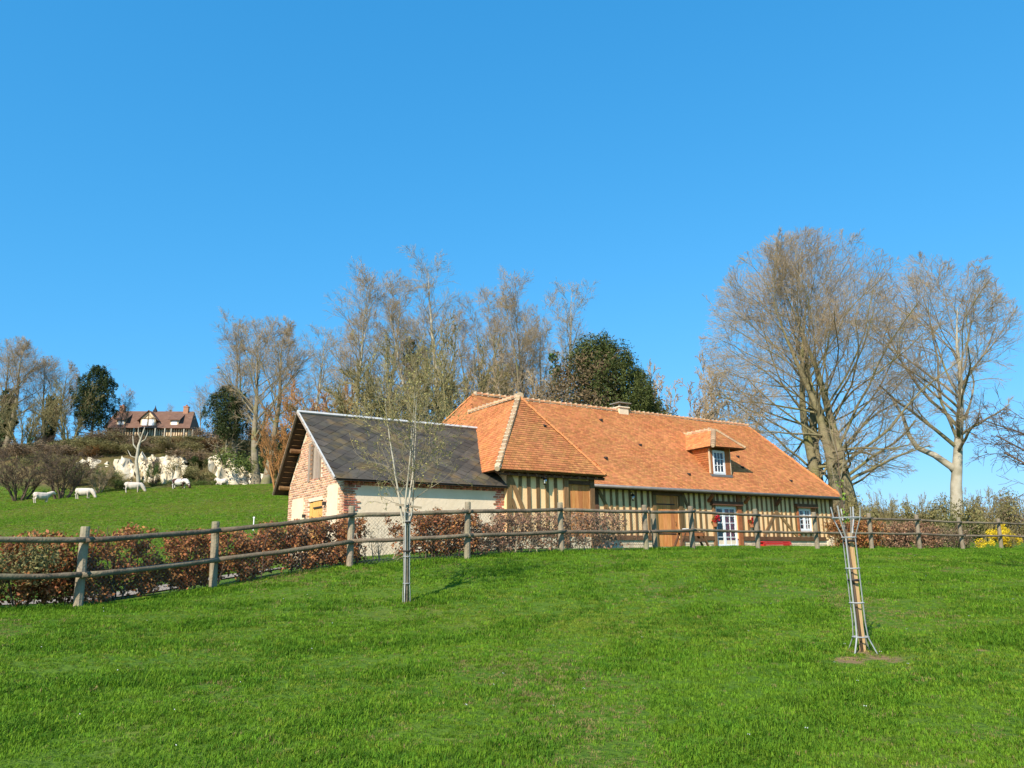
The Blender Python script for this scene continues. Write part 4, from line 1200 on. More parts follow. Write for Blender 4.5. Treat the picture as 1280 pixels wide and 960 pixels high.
evergreen('yew_tree', 'broad dark green yew with brown dying foliage on one flank behind the ridge', 757, 60, 436, 5.9, 'leaf_yew', 46000, 71, dead=lambda C: (C[:, 0] < -.3 + .6 * np.sin(C[:, 2] * 1.7)) & (C[:, 2] < 12.4) & (C[:, 1] < 2.6), lobes=40, size=.135, shape='cone', base_gap=.36)
evergreen('yew_tree', 'small dark evergreen showing over the ridge beside the chimney', 806, 62, 470, 2.6, 'leaf_yew', 14000, 72, lobes=14, size=.15, shape='round')
evergreen('evergreen_tree', 'dark rounded evergreen standing on the hill crest', 98, 136, 454, 3.3, 'leaf_dark', 22000, 73, lobes=26, size=.19, base_gap=.20, shape='round')
evergreen('ivy_tree', 'dark ivy-covered tree in front of the big bare field tree', 273, 109, 480, 2.9, 'leaf_dark', 12000, 74, lobes=20, size=.18, base_gap=.48, shape='round')

# --- trees of the field edge and the hill
G_H = 'bare trees on the hill crest'
big = tree_meshes('big', bare_tree(81, 20, stems=2, trunk_r=.70, clear=.18, m=(20, 8, 6, 5), ang=(.82, .70, .62, .55), ratio=(.40, .50, .62, .85), env=(0, 0, 11.8, 5.6, 8.2), droop=.5, spread=.16, trop=(.04, .05, .04, .02, .01),
                                   wander=(.05, .09, .10, .09, .07), rr=(.40, .45, .5, .5), tipr=.011, lenfun=dome), 'bark_grey', 'twig_red', 'bark_grey')
b = gpt(322, 0, 104); plant('field_tree', 'big bare twin-crowned tree at the foot of the chalk bank', 'tree', b, big, scale=hgt(394, 104, b) / 19.4)
b = gpt(282, 0, 112); plant('field_tree', 'bare reddish-twigged tree behind the ivy-covered tree', 'tree', b, tall[2], scale=hgt(390, 112, b) / 22.0, rotz=1.0, squash=1.25)
b = gpt(372, 0, 100); plant('field_tree', 'bare grey tree between the field tree and the orange willow', 'tree', b, tall[1], scale=hgt(402, 100, b) / 22.0, rotz=2.0, squash=1.25)
crest = [(-14, 414, 134, 'bare tree cut by the picture edge on the hill crest', True), (42, 440, 136, 'bare tree with a dark ivy-clad trunk on the hill crest', True), (137, 484, 142, 'small slim bare tree beside the hill house gable', False),
         (198, 504, 175, 'distant bare tree rising behind the hill house roof', False), (238, 486, 160, 'bare tree at the right gable of the hill house', False)]
for i, (x, yt, Y, lab, iv) in enumerate(crest):
    b = gpt(x, 0, Y); s = hgt(yt, Y, b) / 19.5
    t = plant('hill_tree', lab, 'tree', b, big if iv else tall[i % 3], G_H, rotz=i * 1.1, scale=s)
    if iv: ivy(t, .5, 9.5, 1.3, 1500, 'leaf_dark', .35)
bush(70, 134, 474, 0, 'round pale olive bare tree between the two dark crest trees', 'bush', .85)
bush(14, 130, 486, 0, 'olive-brown bushy tree at the edge of the hill crest', 'bush', 1.05)
b = gpt(160, 0, 103)
m = MB(); dt = thing('dead_tree', 'dead forked white trunk standing before the chalk bank', 'tree', b)
hh = hgt(528, 103, b); z = lambda f: hh * f
m.tube([(.6, 0, -.3), (.3, 0, z(.2)), (-.1, 0, z(.45)), (0, 0, z(.7)), (.3, 0, z(.85)), (.55, .1, z(1))], [.30, .24, .21, .18, .12, .04], 7); m.build('trunk', 'bark_pale', dt, smooth=True)
m = MB(); m.tube([(-.05, 0, z(.62)), (-.7, 0, z(.72)), (-.9, 0, z(.86))], [.13, .09, .03], 6); m.tube([(.05, 0, z(.74)), (.7, .2, z(.80)), (1.0, .2, z(.92))], [.12, .08, .03], 6); m.tube([(-.05, 0, z(.5)), (-1.0, .2, z(.54)), (-1.5, .2, z(.64))], [.1, .06, .02], 6); m.tube([(.2, 0, z(.8)), (-.3, .2, z(.9)), (-.35, .2, z(1.0))], [.1, .06, .02], 6); m.build('branch', 'bark_pale', dt, smooth=True)

# dark bushes left of the cows and scrub on the bank
bush(14, 97, 556, 2, 'dark reddish-brown bush at the field edge beside the outermost cow', 'bush', 1.1)
bush(68, 96, 552, 2, 'large dark brown bush behind the outermost cow', 'bush', 1.15)
bush(115, 101, 574, 3, 'small bare pale-stemmed bush behind the grazing white cow', 'bush', .9)
scrub = []
srng = np.random.default_rng(99)
G_S = 'scrub bushes on the hillside'


def scrub_mesh(seed, leaf, n=6500):
    rng = np.random.default_rng(seed); C = rng.normal(0, 1, (9, 3)) * np.array([1.0, .8, .28]) + np.array([0, 0, .75]); R = rng.uniform(.4, .8, 9)
    V, F, r = leaf_cloud(C, R, n, .050, rng, aspect=.45, shell=.7)
    return fastmesh('foliage', V, F, leaf, r)


SCM = {k: scrub_mesh(100 + i, k) for i, k in enumerate(('leaf_olive', 'leaf_brown', 'leaf_green', 'leaf_ivy', 'leaf_dead'))}
SCN = {'leaf_olive': 'olive', 'leaf_brown': 'brown', 'leaf_green': 'green', 'leaf_ivy': 'dark green', 'leaf_dead': 'rust-brown'}


def scrub_bush(x, Y, w, h, leaf, lab, group=G_S, twigs=True):
    b = gpt(x, 0, Y); t = thing('scrub_bush', lab, 'bush', b, random.uniform(0, 6.28), group); t.scale = (w / 1.6, w / 1.6, h / 1.5)
    link('foliage', SCM[leaf], t)
    if twigs:
        for nm, me in zip(('trunk', 'crown', 'twigs'), bushm[{'leaf_olive': 0, 'leaf_brown': 3, 'leaf_green': 0, 'leaf_ivy': 2, 'leaf_dead': 1}[leaf]][:3]):
            o = link(nm, me, t); o.scale = (.30, .30, .37)
    return t


SCR = [(8, 120, 4.5, 1.77, 'leaf_brown', 'brown scrub bush on the bank below the crest trees'), (48, 118, 4.5, 2.04, 'leaf_brown', 'wide brown scrub bush on the bank behind the dark bushes'),
       (92, 122, 5, 2.18, 'leaf_olive', 'olive scrub bush on the bank under the dark crest evergreen'), (108, 126, 4, 1.63, 'leaf_ivy', 'dark green scrub bush below the crest near the slim bare tree'),
       (135, 124, 5, 1.26, 'leaf_brown', 'brown scrub bush on the bank left of the dead trunk'), (170, 124, 5, 1.01, 'leaf_dead', 'rust-brown scrub bush above the chalk, below the hill house gable'),
       (185, 109, 1.3, 2.6, 'leaf_ivy', 'dark green ivy bush between the two chalk peaks'), (200, 124, 6, 1.1, 'leaf_dead', 'rust-brown scrub bush above the chalk below the gabled dormer'),
       (238, 124, 6, 1.1, 'leaf_olive', 'olive scrub bush above the chalk at the right of the hill house'), (255, 115, 4.5, 2.04, 'leaf_brown', 'brown scrub bush between the upright and the slanting chalk'),
       (245, 109, 3.6, 2.2, 'leaf_olive', 'low olive scrub bush above the brown and white cow'), (215, 105, 3.4, .8, 'leaf_green', 'low green scrub at the chalk foot above the brown and white cow'),
       (262, 105, 3.2, 1.0, 'leaf_green', 'low green scrub above the lying cow'), (292, 117, 4, 3.0, 'leaf_olive', 'olive scrub bush on top of the slanting chalk'),
       (184, 106, 1.6, 1.0, 'leaf_ivy', 'dark ivy clump at the foot of the chalk peaks'), (138, 104, 3, 1.0, 'leaf_green', 'green scrub left of the dead trunk foot'),
       (124, 106, 3, 1.6, 'leaf_olive', 'olive scrub behind the small bare bush'), (92, 107, 3.4, 2.0, 'leaf_green', 'green scrub beside the large dark brown bush'),
       (320, 122, 6, 4.5, 'leaf_brown', 'brown scrub on the bank behind the field tree'), (352, 112, 6, 4.2, 'leaf_green', 'green scrub right of the field tree trunk'),
       (40, 128, 4, 2.0, 'leaf_ivy', 'dark green scrub along the crest under the ivy-clad tree'), (118, 134, 4, 1.3, 'leaf_brown', 'brown scrub along the crest left of the hill house'),
       (268, 130, 4, 2.2, 'leaf_brown', 'brown scrub on the crest right of the hill house')]
SCR += [(62, 112, 3.2, 1.8, 'leaf_olive', 'olive scrub on the bank between the dark bushes and the stony patch'), (150, 118, 3.2, 1.5, 'leaf_olive', 'olive scrub just above the chalk behind the dead trunk'),
        (182, 120, 3.6, 1.3, 'leaf_brown', 'low brown scrub above the tall chalk peak'), (216, 119, 3.6, 1.5, 'leaf_olive', 'low olive scrub above the broad chalk face'), (250, 121, 3.6, 1.7, 'leaf_dead', 'rust-brown scrub above the gap in the chalk'),
        (100, 117, 3.2, 1.6, 'leaf_dead', 'rust-brown scrub above the grey stony patch'), (125, 119, 3.4, 1.6, 'leaf_olive', 'olive scrub above the right end of the stony patch'), (232, 114, 2.4, 1.6, 'leaf_ivy', 'dark green scrub at the right end of the broad chalk face')]
for q in SCR: scrub_bush(*q)

# ------------------------------------------------------------------ chalk bank
def outcrop(label, pts, Y, thick, seed):
    """lumpy chalk face through the photo outline pts [(x, ytop, ybottom)], at distance Y"""
    rng = np.random.default_rng(seed); n = len(pts); k = 8; sub = 4
    xs = np.linspace(0, n - 1, (n - 1) * sub + 1); A = np.array(pts, float)
    px = np.interp(xs, range(n), A[:, 0]); yt = np.interp(xs, range(n), A[:, 1]); yb = np.interp(xs, range(n), A[:, 2])
    V = []
    for i in range(len(px)):
        for j in range(k + 1):
            f = j / k; p = at(px[i], yb[i] + (yt[i] - yb[i]) * f, Y + f * thick)
            if j in (0,): p.z -= 1.0
            r = rng.normal(0, .16, 3) * (1 if 0 < j else 0); V.append((p.x + r[0], p.y + r[1] * 1.6 + .5 * math.sin(i * 1.1 + seed), p.z + r[2]))
        p = at(px[i], yt[i], Y + thick); V.append((p.x, p.y + 5.0, p.z - 2.4)); 
    kk = k + 2
    F = [(i * kk + j, (i + 1) * kk + j, (i + 1) * kk + j + 1, i * kk + j + 1) for i in range(len(px) - 1) for j in range(kk - 1)]
    o = link('chalk_outcrop', fastmesh('chalk_outcrop', np.array(V), np.array(F), 'chalk')); o['kind'] = 'structure'; o['label'] = label
    return o


outcrop('broad cream chalk face behind the dead trunk and below the hill house', [(140, 590, 602), (145, 574, 608), (153, 570, 608), (161, 573, 607), (167, 580, 607), (172, 574, 608), (178, 565, 607), (183, 574, 605), (187, 573, 603), (192, 567, 603), (198, 573, 602), (207, 570, 598), (218, 569, 593), (227, 570, 588), (232, 576, 584)], 107.5, 3.5, 1)
outcrop('slanting chalk band right of the scrub', [(262, 573, 578), (270, 568, 586), (280, 570, 594), (292, 574, 602), (303, 582, 607), (310, 588, 610), (314, 594, 610)], 107.5, 3, 4)
outcrop('low chalk face behind the field tree trunk', [(305, 593, 607), (312, 592, 608), (324, 593, 608), (334, 594, 608), (340, 597, 608)], 108, 2, 5)
outcrop('grey stony chalk patch among bushes left of the dead trunk', [(84, 586, 594), (96, 578, 594), (110, 573, 592), (124, 574, 590), (136, 578, 590), (140, 584, 590)], 112, 3, 6)

# ------------------------------------------------------------------ house on the hill
b = at(190, 546, 150); b.z = gh(b.x, b.y) - .2
fh = thing('hill_house', 'long brown-roofed half-timbered house with three dormers on the hill crest', 'house', b, .10)
sc_ = 150 / FPX
w2 = 52 * sc_; zt = at(190, 516, 152).z - b.z; ze_ = at(190, 537.5, 149).z - b.z
m = MB(); m.box(-w2 * .93, w2 * .93, -2.6, 3.6, -1.5, ze_ + .1); m.build('wall', 'far_wall', fh)
for i in range(34):
    x = -w2 * .92 + i * w2 * 1.84 / 33
    m = MB(); m.box(x - .09, x + .09, -2.66, -2.58, -.5, ze_); m.build('stud', 'oak_dark', fh)
m = MB(); e0, e1, e2, e3 = Vector((-w2 * 1.0, -3.4, ze_)), Vector((w2 * 1.0, -3.4, ze_)), Vector((w2 * 1.0, 4.4, ze_)), Vector((-w2 * 1.0, 4.4, ze_)); r0, r1 = Vector((-w2 * .90, .5, zt)), Vector((w2 * .93, .5, zt))
m.add([e0, e1, e2, e3, r0, r1], [(0, 1, 5, 4), (1, 2, 5), (2, 3, 4, 5), (3, 0, 4), (3, 2, 1, 0)]); hr = m.build('roof', 'far_tile', fh)
for x in (-w2 * .76, w2 * .74):
    m = MB(); m.box(x - .45, x + .45, .0, .9, zt - 1.6, zt + 1.0); m.box(x - .52, x + .52, -.07, .97, zt + .8, zt + .92); c = m.build('chimney', 'far_brick', hr)
    m = MB(); m.tube([(x, .45, zt + .9), (x, .45, zt + 1.3)], .18, 8); m.build('chimney_pot', 'terracotta', c)
m = MB(); m.box(-.30, .30, .2, .8, zt - .2, zt + .25); m.tube([(0, .5, zt + .2), (0, .5, zt + .7), (0, .5, zt + 1.2)], [.35, .12, .02], 8); m.build('finial', 'iron', hr)
fz = lambda y: ze_ + (y + 3.4) / 3.9 * (zt - ze_)
# gabled dormer with timber front
dz = ze_ + .8; dt_ = zt - .5; hw = 1.35
m = MB(); m.box(-hw, hw, -2.75, 0, dz - .5, dz + 1.15); dg = m.build('gabled_dormer', 'far_wall', fh)
m = MB(); m.add([(-hw, -2.75, dz + 1.15), (hw, -2.75, dz + 1.15), (0, -2.75, dt_ - .1), (-hw, 0, dz + 1.15), (hw, 0, dz + 1.15), (0, 0, dt_ - .1)], [(0, 1, 2), (3, 5, 4), (0, 2, 5, 3), (1, 4, 5, 2)]); m.build('gable_front', 'far_wall', dg)
for s in (-1, 1):
    m = MB(); m.add([(s * (hw + .6), -3.05, dz + .75), (0, -3.05, dt_ + .1), (0, .4, dt_ + .1), (s * (hw + .6), .4, dz + .75), (s * (hw + .6), -3.05, dz + .6), (0, -3.05, dt_ - .05), (0, .4, dt_ - .05), (s * (hw + .6), .4, dz + .6)],
                    [(0, 1, 2, 3), (7, 6, 5, 4), (0, 4, 5, 1), (1, 5, 6, 2), (2, 6, 7, 3), (3, 7, 4, 0)]); m.build('dormer_roof', 'far_tile', dg)
for s in (-.62, .62):
    m = MB(); m.box(s - .48, s + .48, -2.80, -2.72, dz - .2, dz + .95); m.build('window', 'white_paint', dg)
for p, q in (((-hw, dz + 1.1), (hw, dz + 1.1)), ((0, dz + 1.1), (0, dt_ - .3)), ((0, dz - .4), (0, dz + 1.1)), ((-.8, dz + 1.15), (0, dz + 2.0)), ((.8, dz + 1.15), (0, dz + 2.0))):
    m = MB(); m.beam((p[0], -2.80, p[1]), (q[0], -2.80, q[1]), .07, .13, up=(0, 1, 0)); m.build('timber', 'oak', dg)
for x in (-w2 * .63, w2 * .60):
    m = MB(); m.box(x - .75, x + .75, -2.6, -.6, dz - .2, dz + 1.0); sd = m.build('shed_dormer', 'far_wall', fh)
    m = MB(); m.add([(x - 1.15, -3.0, dz + .95), (x + 1.15, -3.0, dz + .95), (x + 1.15, .4, fz(.0) + .15), (x - 1.15, .4, fz(.0) + .15), (x - 1.15, -3.0, dz + .8), (x + 1.15, -3.0, dz + .8), (x + 1.15, .4, fz(.0)), (x - 1.15, .4, fz(.0))],
                    [(0, 1, 2, 3), (7, 6, 5, 4), (0, 4, 5, 1), (1, 5, 6, 2), (2, 6, 7, 3), (3, 7, 4, 0)]); m.build('dormer_roof', 'far_tile', sd)
    m = MB(); m.box(x - .52, x + .52, -2.66, -2.58, dz - .05, dz + .78); m.build('window', 'white_paint', sd)
for i, x in enumerate((122, 141, 166, 193, 205, 213, 229, 240, 252)):
    p = at(x, 550, 141); p.z = gh(p.x, p.y)
    m = MB(); m.box(-.09, .09, -.09, .09, -.3, 1.5); o = m.build('field_post', 'bark_pale', None, loc=p)
    tag(o, 'pale wooden field post standing along the hill crest', 'post', 'field posts along the hill crest')
p = at(317, 656, 46); p.z = gh(p.x, p.y); m = MB(); m.box(-.025, .025, -.025, .025, -.2, .78); m.box(-.06, .06, -.03, .03, .70, .74)
tag(m.build('marker_stake', 'white_paint', None, loc=p), 'thin white marker stake alone in the cow field', 'stake')


# ------------------------------------------------------------------ cows
def loft(rings, k=12):
    """rings: (centre, half width, half height, axis) -> closed mesh"""
    m = MB(); V = []
    for (c, w, h, ax) in rings:
        c = Vector(c); ax = Vector(ax).normalized(); s = Vector((0, 1, 0)); u = ax.cross(s).normalized()
        if u.z < 0 and abs(u.z) > abs(u.x): u = -u
        for j in range(k):
            a = 2 * math.pi * j / k; V.append(c + s * (math.cos(a) * w) + u * (math.sin(a) * h))
    n = len(rings); F = [(i * k + j, i * k + (j + 1) % k, (i + 1) * k + (j + 1) % k, (i + 1) * k + j) for i in range(n - 1) for j in range(k)]
    F += [tuple(range(k))[::-1], tuple((n - 1) * k + j for j in range(k))]
    return V, F


def cow_mesh(pose, m_):
    m = MB(); X = (1, 0, 0)
    lie = pose == 'lying'
    z0 = .62 if lie else 1.0
    V, F = loft([((-1.02, 0, z0 + .10), .10, .14, X), ((-.98, 0, z0 + .06), .26, .30, X), ((-.7, 0, z0), .34, .42, X), ((-.2, 0, z0 - .10), .40, .50, X), ((.3, 0, z0 - .09), .37, .48, X), ((.65, 0, z0 - .03), .30, .42, X), ((.85, 0, z0 + .02), .2, .28, X), ((.92, 0, z0 + .03), .1, .15, X)])
    m.add(V, F)
    if pose == 'grazing': neck = [(.75, 0, z0 + .12), (1.05, 0, z0 - .05), (1.28, 0, z0 - .36), (1.38, 0, z0 - .58)]; hd = [(1.36, 0, z0 - .50), (1.44, 0, z0 - .66), (1.53, 0, z0 - .84), (1.57, 0, z0 - .93)]
    else: neck = [(.72, 0, z0 + .15), (.98, 0, z0 + .28), (1.18, 0, z0 + .42), (1.28, 0, z0 + .48)]; hd = [(1.2, 0, z0 + .50), (1.36, 0, z0 + .42), (1.56, 0, z0 + .28), (1.65, 0, z0 + .22)]
    def chain(p, w, h):
        R = []
        for i, q in enumerate(p):
            a = Vector(p[min(i + 1, len(p) - 1)]) - Vector(p[max(i - 1, 0)]); R.append((q, w[i], h[i], a))
        m.add(*loft(R, 10))
    chain(neck, (.22, .20, .17, .15), (.33, .28, .23, .19)); chain(hd, (.16, .18, .14, .10), (.17, .19, .15, .09))
    for s in (-1, 1):
        c = Vector(hd[0]); chain([(c.x - .02, s * .10, c.z + .02), (c.x - .03, s * .22, c.z + .03), (c.x - .05, s * .30, c.z - .01)], (.03, .05, .015), (.03, .06, .015))
    def leg(p, r):
        m.tube(p, r, 8)
    if not lie:
        for s in (-1, 1):
            leg([(.58, s * .19, .85), (.60, s * .20, .62), (.60, s * .20, .40), (.58, s * .20, .20), (.60, s * .20, .06), (.63, s * .20, -.02)], [.14, .10, .075, .058, .07, .08])
            leg([(-.80, s * .20, 1.0), (-.70, s * .21, .74), (-.84, s * .21, .50), (-.82, s * .21, .24), (-.78, s * .21, .06), (-.75, s * .21, -.02)], [.22, .17, .085, .06, .07, .08])
        m.add(*loft([((-.62, 0, .62), .10, .05, X), ((-.45, 0, .58), .14, .10, X), ((-.28, 0, .64), .10, .05, X)], 8))
    else:
        for s in (-1, 1):
            leg([(.55, s * .28, .42), (.85, s * .30, .22), (.95, s * .30, .10), (.70, s * .28, .06)], [.13, .09, .07, .06]); leg([(-.7, s * .30, .45), (-.35, s * .42, .24), (-.6, s * .45, .10), (-.3, s * .46, .06)], [.2, .14, .08, .06])
    m.tube([(-1.02, 0, z0 + .25), (-1.12, 0, z0 + .05), (-1.10, 0, z0 - .35), (-1.08, 0, z0 - .50)], [.05, .035, .025, .06], 6)
    me = m.mesh('cow', m_)
    o = bpy.data.objects.new('tmp', me); COL.objects.link(o); md = o.modifiers.new('r', 'REMESH'); md.mode = 'VOXEL'; md.voxel_size = .035; md.use_smooth_shade = True
    sm_ = o.modifiers.new('s', 'SMOOTH'); sm_.factor = .5; sm_.iterations = 4
    bpy.context.view_layer.update()
    ev = o.evaluated_get(bpy.context.evaluated_depsgraph_get()); me2 = bpy.data.meshes.new_from_object(ev)
    bpy.data.objects.remove(o); me2.materials.clear(); me2.materials.append(MATS[m_]); me2.name = 'cow'
    return me2


CW = cow_mesh('grazing', 'cow_white'); CS = cow_mesh('standing', 'cow_white'); CP = cow_mesh('grazing', 'cow_pied'); CLY = cow_mesh('lying', 'cow_white')
for x, Y, me, rz_, lab in ((48, 94, CS, .9, 'white cow standing at the edge of the dark bushes'), (101, 92, CW, .05, 'large white cow grazing below the small bare bush'),
                           (163, 95, CW, .35, 'white cow grazing at the foot of the dead trunk'), (222, 96, CP, -.15, 'dark brown and white pied cow grazing below the chalk'),
                           (276, 103, CLY, 2.6, 'pale cow lying below the slanting chalk')):
    p = gpt(x - 5, 0, Y - 5); o = link('cow', me, None, (p.x, p.y, p.z + .05), rz_); o.scale = (.86, .98, .86)
    tag(o, lab, 'cow', 'cattle in the sloping field')

# ------------------------------------------------------------------ rail fence
fence = thing('rail_fence', 'long weathered two-rail wooden fence with round posts and wire netting across the meadow', 'fence', FPOS[2])
FO = Vector(FPOS[2])
PH, ZT, ZL = 1.18, 1.00, 0.49


def post(p, h=PH, r=.075, lean=(0, 0)):
    m = MB(); q = Vector(p) - FO; k = Vector((lean[0], lean[1], 1))
    r *= .87; m.tube([q + k * -.3, q + k * (h * .5), q + k * (h - .015), q + k * h], [r * 1.03, r, r * .97, r * .85], 10); return m.build('post', 'fence_wood', fence, smooth=False)


def rail(p, q, r=.055):
    m = MB(); p = Vector(p) - FO; q = Vector(q) - FO; n = 7
    pts = [p.lerp(q, i / n) + Vector((0, random.uniform(-.006, .006), random.uniform(-.007, .007) - .012 * math.sin(math.pi * i / n))) for i in range(n + 1)]
    m.tube(pts, [r * random.uniform(.93, 1.05) for _ in pts], 10); o = m.build('rail', 'rail_wood', fence); o.data.polygons.foreach_set('use_smooth', [True] * len(o.data.polygons)); return o


TOPS = [Vector((p.x, p.y, gh(p.x, p.y) + (.07 if i_ > 7 else 0))) for i_, p in enumerate(FPOS)]
for i, p in enumerate(TOPS):
    post(p, PH * random.uniform(.98, 1.03), .078 if i < 8 else .085, (random.uniform(-.02, .02), random.uniform(-.02, .02)))
p2 = TOPS[7].lerp(TOPS[8], .16) + Vector((.04, .1, 0)); post(p2, 1.02, .08)
def perp(i):
    a = TOPS[max(0, i - 1)]; c = TOPS[min(len(TOPS) - 1, i + 1)]; d = (c - a); n = Vector((d.y, -d.x, 0)).normalized(); return n * .115
for z in (ZT, ZL):
    for i in range(len(TOPS) - 1):
        a, c = TOPS[i] + perp(i) + Vector((0, 0, z)), TOPS[i + 1] + perp(i + 1) + Vector((0, 0, z))
        d = (c - a).normalized(); rail(a - d * .06, c + d * .06, .044 if i < 8 else .042)
# wire netting stapled behind the rails
V = []; F = []
for i in range(2, 7):
    a, c = TOPS[i] - perp(i) * .75, TOPS[i + 1] - perp(i + 1) * .75; d = (c - a); L_ = d.length; d = d / L_; h = .95; stp = .075
    k = int((L_ + h) / stp)
    for sgn in (1, -1):
        for j in range(k):
            u0 = j * stp - h; p0, z0, p1, z1 = (u0, 0.0, u0 + h, h)
            if p0 < 0: z0 = -p0; p0 = 0
            if p1 > L_: z1 = h - (p1 - L_); p1 = L_
            if p1 - p0 < .03: continue
            if sgn < 0: p0, p1 = L_ - p0, L_ - p1
            A = a + d * p0 + Vector((0, 0, .03 + z0)) - FO; B = a + d * p1 + Vector((0, 0, .03 + z1)) - FO
            A.z += (c.z - a.z) * p0 / L_; B.z += (c.z - a.z) * p1 / L_; A.z -= d.z * p0; B.z -= d.z * p1
            t = (B - A).normalized(); s = t.cross(Vector((d.y, -d.x, 0))).normalized() * .0016; b0 = len(V)
            V += [A - s, A + s, B + s, B - s]; F.append((b0, b0 + 1, b0 + 2, b0 + 3))
o = link('wire_netting', fastmesh('wire_netting', np.array(V), np.array(F), 'wire'), fence); o['kind'] = 'stuff'

# ------------------------------------------------------------------ hedges behind the fence
def fence_at(px):
    xs = [q[0] for q in FENCE]; i = max(0, min(len(xs) - 2, int(np.searchsorted(xs, px)) - 1)); f = (px - xs[i]) / (xs[i + 1] - xs[i])
    return TOPS[i].lerp(TOPS[i + 1], f), -perp(i).lerp(perp(i + 1), f) / .115


def hedge(label, x0, x1, h, off=.75, thick=.62, dens=900, leaf='leaf_beech', seed=1, stem='twig_dark', size=.031, gap=.05, group='brown beech hedge sections behind the fence', cover=.8):
    rng = np.random.default_rng(seed); n = max(3, int((x1 - x0) / 12)); base = []
    for i in range(n + 1):
        p, nr = fence_at(x0 + (x1 - x0) * i / n); p = p + nr * off; p = Vector((p.x, p.y, gh(p.x, p.y))); base.append(p)
    o0 = base[0].copy(); t = thing('beech_hedge', label, 'hedge', o0, 0, group); B = np.array([tuple(p - o0) for p in base])
    L_ = np.linalg.norm(np.diff(B, axis=0), axis=1).sum(); N = int(dens * L_ * h)
    nl = max(4, int(L_ * 95)); f = rng.random(nl) * n; i = np.clip(f.astype(int), 0, n - 1); w = (f - i)[:, None]
    c = B[i] * (1 - w) + B[i + 1] * w; hh = h * (.94 + .06 * np.sin(f * 2.1 + seed))
    ends = np.clip(np.minimum(f, n - f) / n * 8 + .72, 0, 1)
    c[:, 2] += gap + (hh * ends - gap) * rng.random(nl) * .88 + .03; c[:, :2] += rng.normal(0, thick * .28, (nl, 2))
    V, F, R = leaf_cloud(c, rng.uniform(.07, .20, nl), N, size, rng, aspect=.62, shell=.5)
    link('leaves', fastmesh('leaves', V, F, leaf, R), t)
    ns = int(L_ * 5); f = rng.random(ns) * n; i = np.clip(f.astype(int), 0, n - 1); w = (f - i)[:, None]; p = B[i] * (1 - w) + B[i + 1] * w; p[:, :2] += rng.normal(0, thick * .2, (ns, 2)); p[:, 2] -= .05
    d = np.c_[rng.normal(0, .22, (ns, 2)), np.ones(ns)]; P = grow(p, d, h * rng.uniform(.8, 1.08, ns), 5, .10, .05, rng); R0 = radii(rng.uniform(.010, .020, ns), np.full(ns, .004), 6)
    parts = [tubes(P, R0, 5)]
    pos, dd, ln, r = spawn(P, R0, np.full(ns, h), 7, .15, .98, .8, .38, .6, rng, minr=.003); P2 = grow(pos, dd, ln, 3, .15, .05, rng); parts.append(tubes(P2, radii(r, r * .5, 4), 3))
    link('stems', fastmesh('stems', *cat(parts), stem), t)
    return t


hedge('russet beech hedge section behind the first full fence bay', 28, 214, 1.22, seed=1, dens=4300, off=.85, gap=.06)
hedge('russet beech hedge section before the barn gable', 228, 335, 1.14, seed=2, dens=4300, off=.8)
hedge('russet beech hedge section ending at the barn corner', 330, 468, 1.10, seed=3, dens=4500, off=.75)
hedge('russet beech hedge section behind the staked sapling', 516, 612, 1.04, seed=4, dens=4000)
hedge('thinner brown hedge section before the wing studs', 600, 705, 1.0, seed=5, dens=2100, leaf='leaf_beech_pale', stem='twig_grey')
hedge('sparse twiggy hedge section before the wing door', 700, 803, 1.06, seed=6, dens=1300, leaf='leaf_beech_pale', stem='twig_grey')
G_R = 'hedge sections behind the far fence'
hedge('brown hedge section right of the metal tree guard', 1076, 1132, 1.2, seed=7, dens=1800, leaf='leaf_beech', off=1.0, size=.036, group=G_R)
hedge('brown hedge section before the pale beech trunk', 1136, 1206, 1.15, seed=8, dens=1700, leaf='leaf_beech_pale', off=1.0, size=.036, group=G_R)
hedge('sparse brown hedge section beside the yellow forsythia', 1206, 1246, 1.0, seed=9, dens=900, leaf='leaf_brown', off=1.0, size=.036, group=G_R)
# grey-green shrub at the picture edge, bare shrub in the hedge gap
p, nr = fence_at(8); p = p + nr * 1.0; sb = thing('shrub', 'grey-green twiggy shrub at the open end of the beech hedge', 'shrub', (p.x, p.y, gh(p.x, p.y))); sb.scale = (.55, .55, .55)
link('foliage', SCM['leaf_olive'], sb)
for nm, me in zip(('trunk', 'crown', 'twigs'), bushm[2]): o = link(nm, me, sb); o.scale = (.25, .25, .30)
p, nr = fence_at(494); p = p + nr * .8
gap_m = tree_meshes('gapshrub', bare_tree(91, 1.15, stems=4, trunk_r=.055, clear=.25, m=(6, 4, 3), ang=(.7, .7, .7), ratio=(.45, .5, .5), spread=.5, tipr=.003, levels=3, t0=(.2, .2, .2)), 'twig_grey', 'twig_grey')
plant('bare_shrub', 'bare forked shrub standing in the hedge gap before the plaster wall', 'shrub', (p.x, p.y, gh(p.x, p.y)), gap_m)

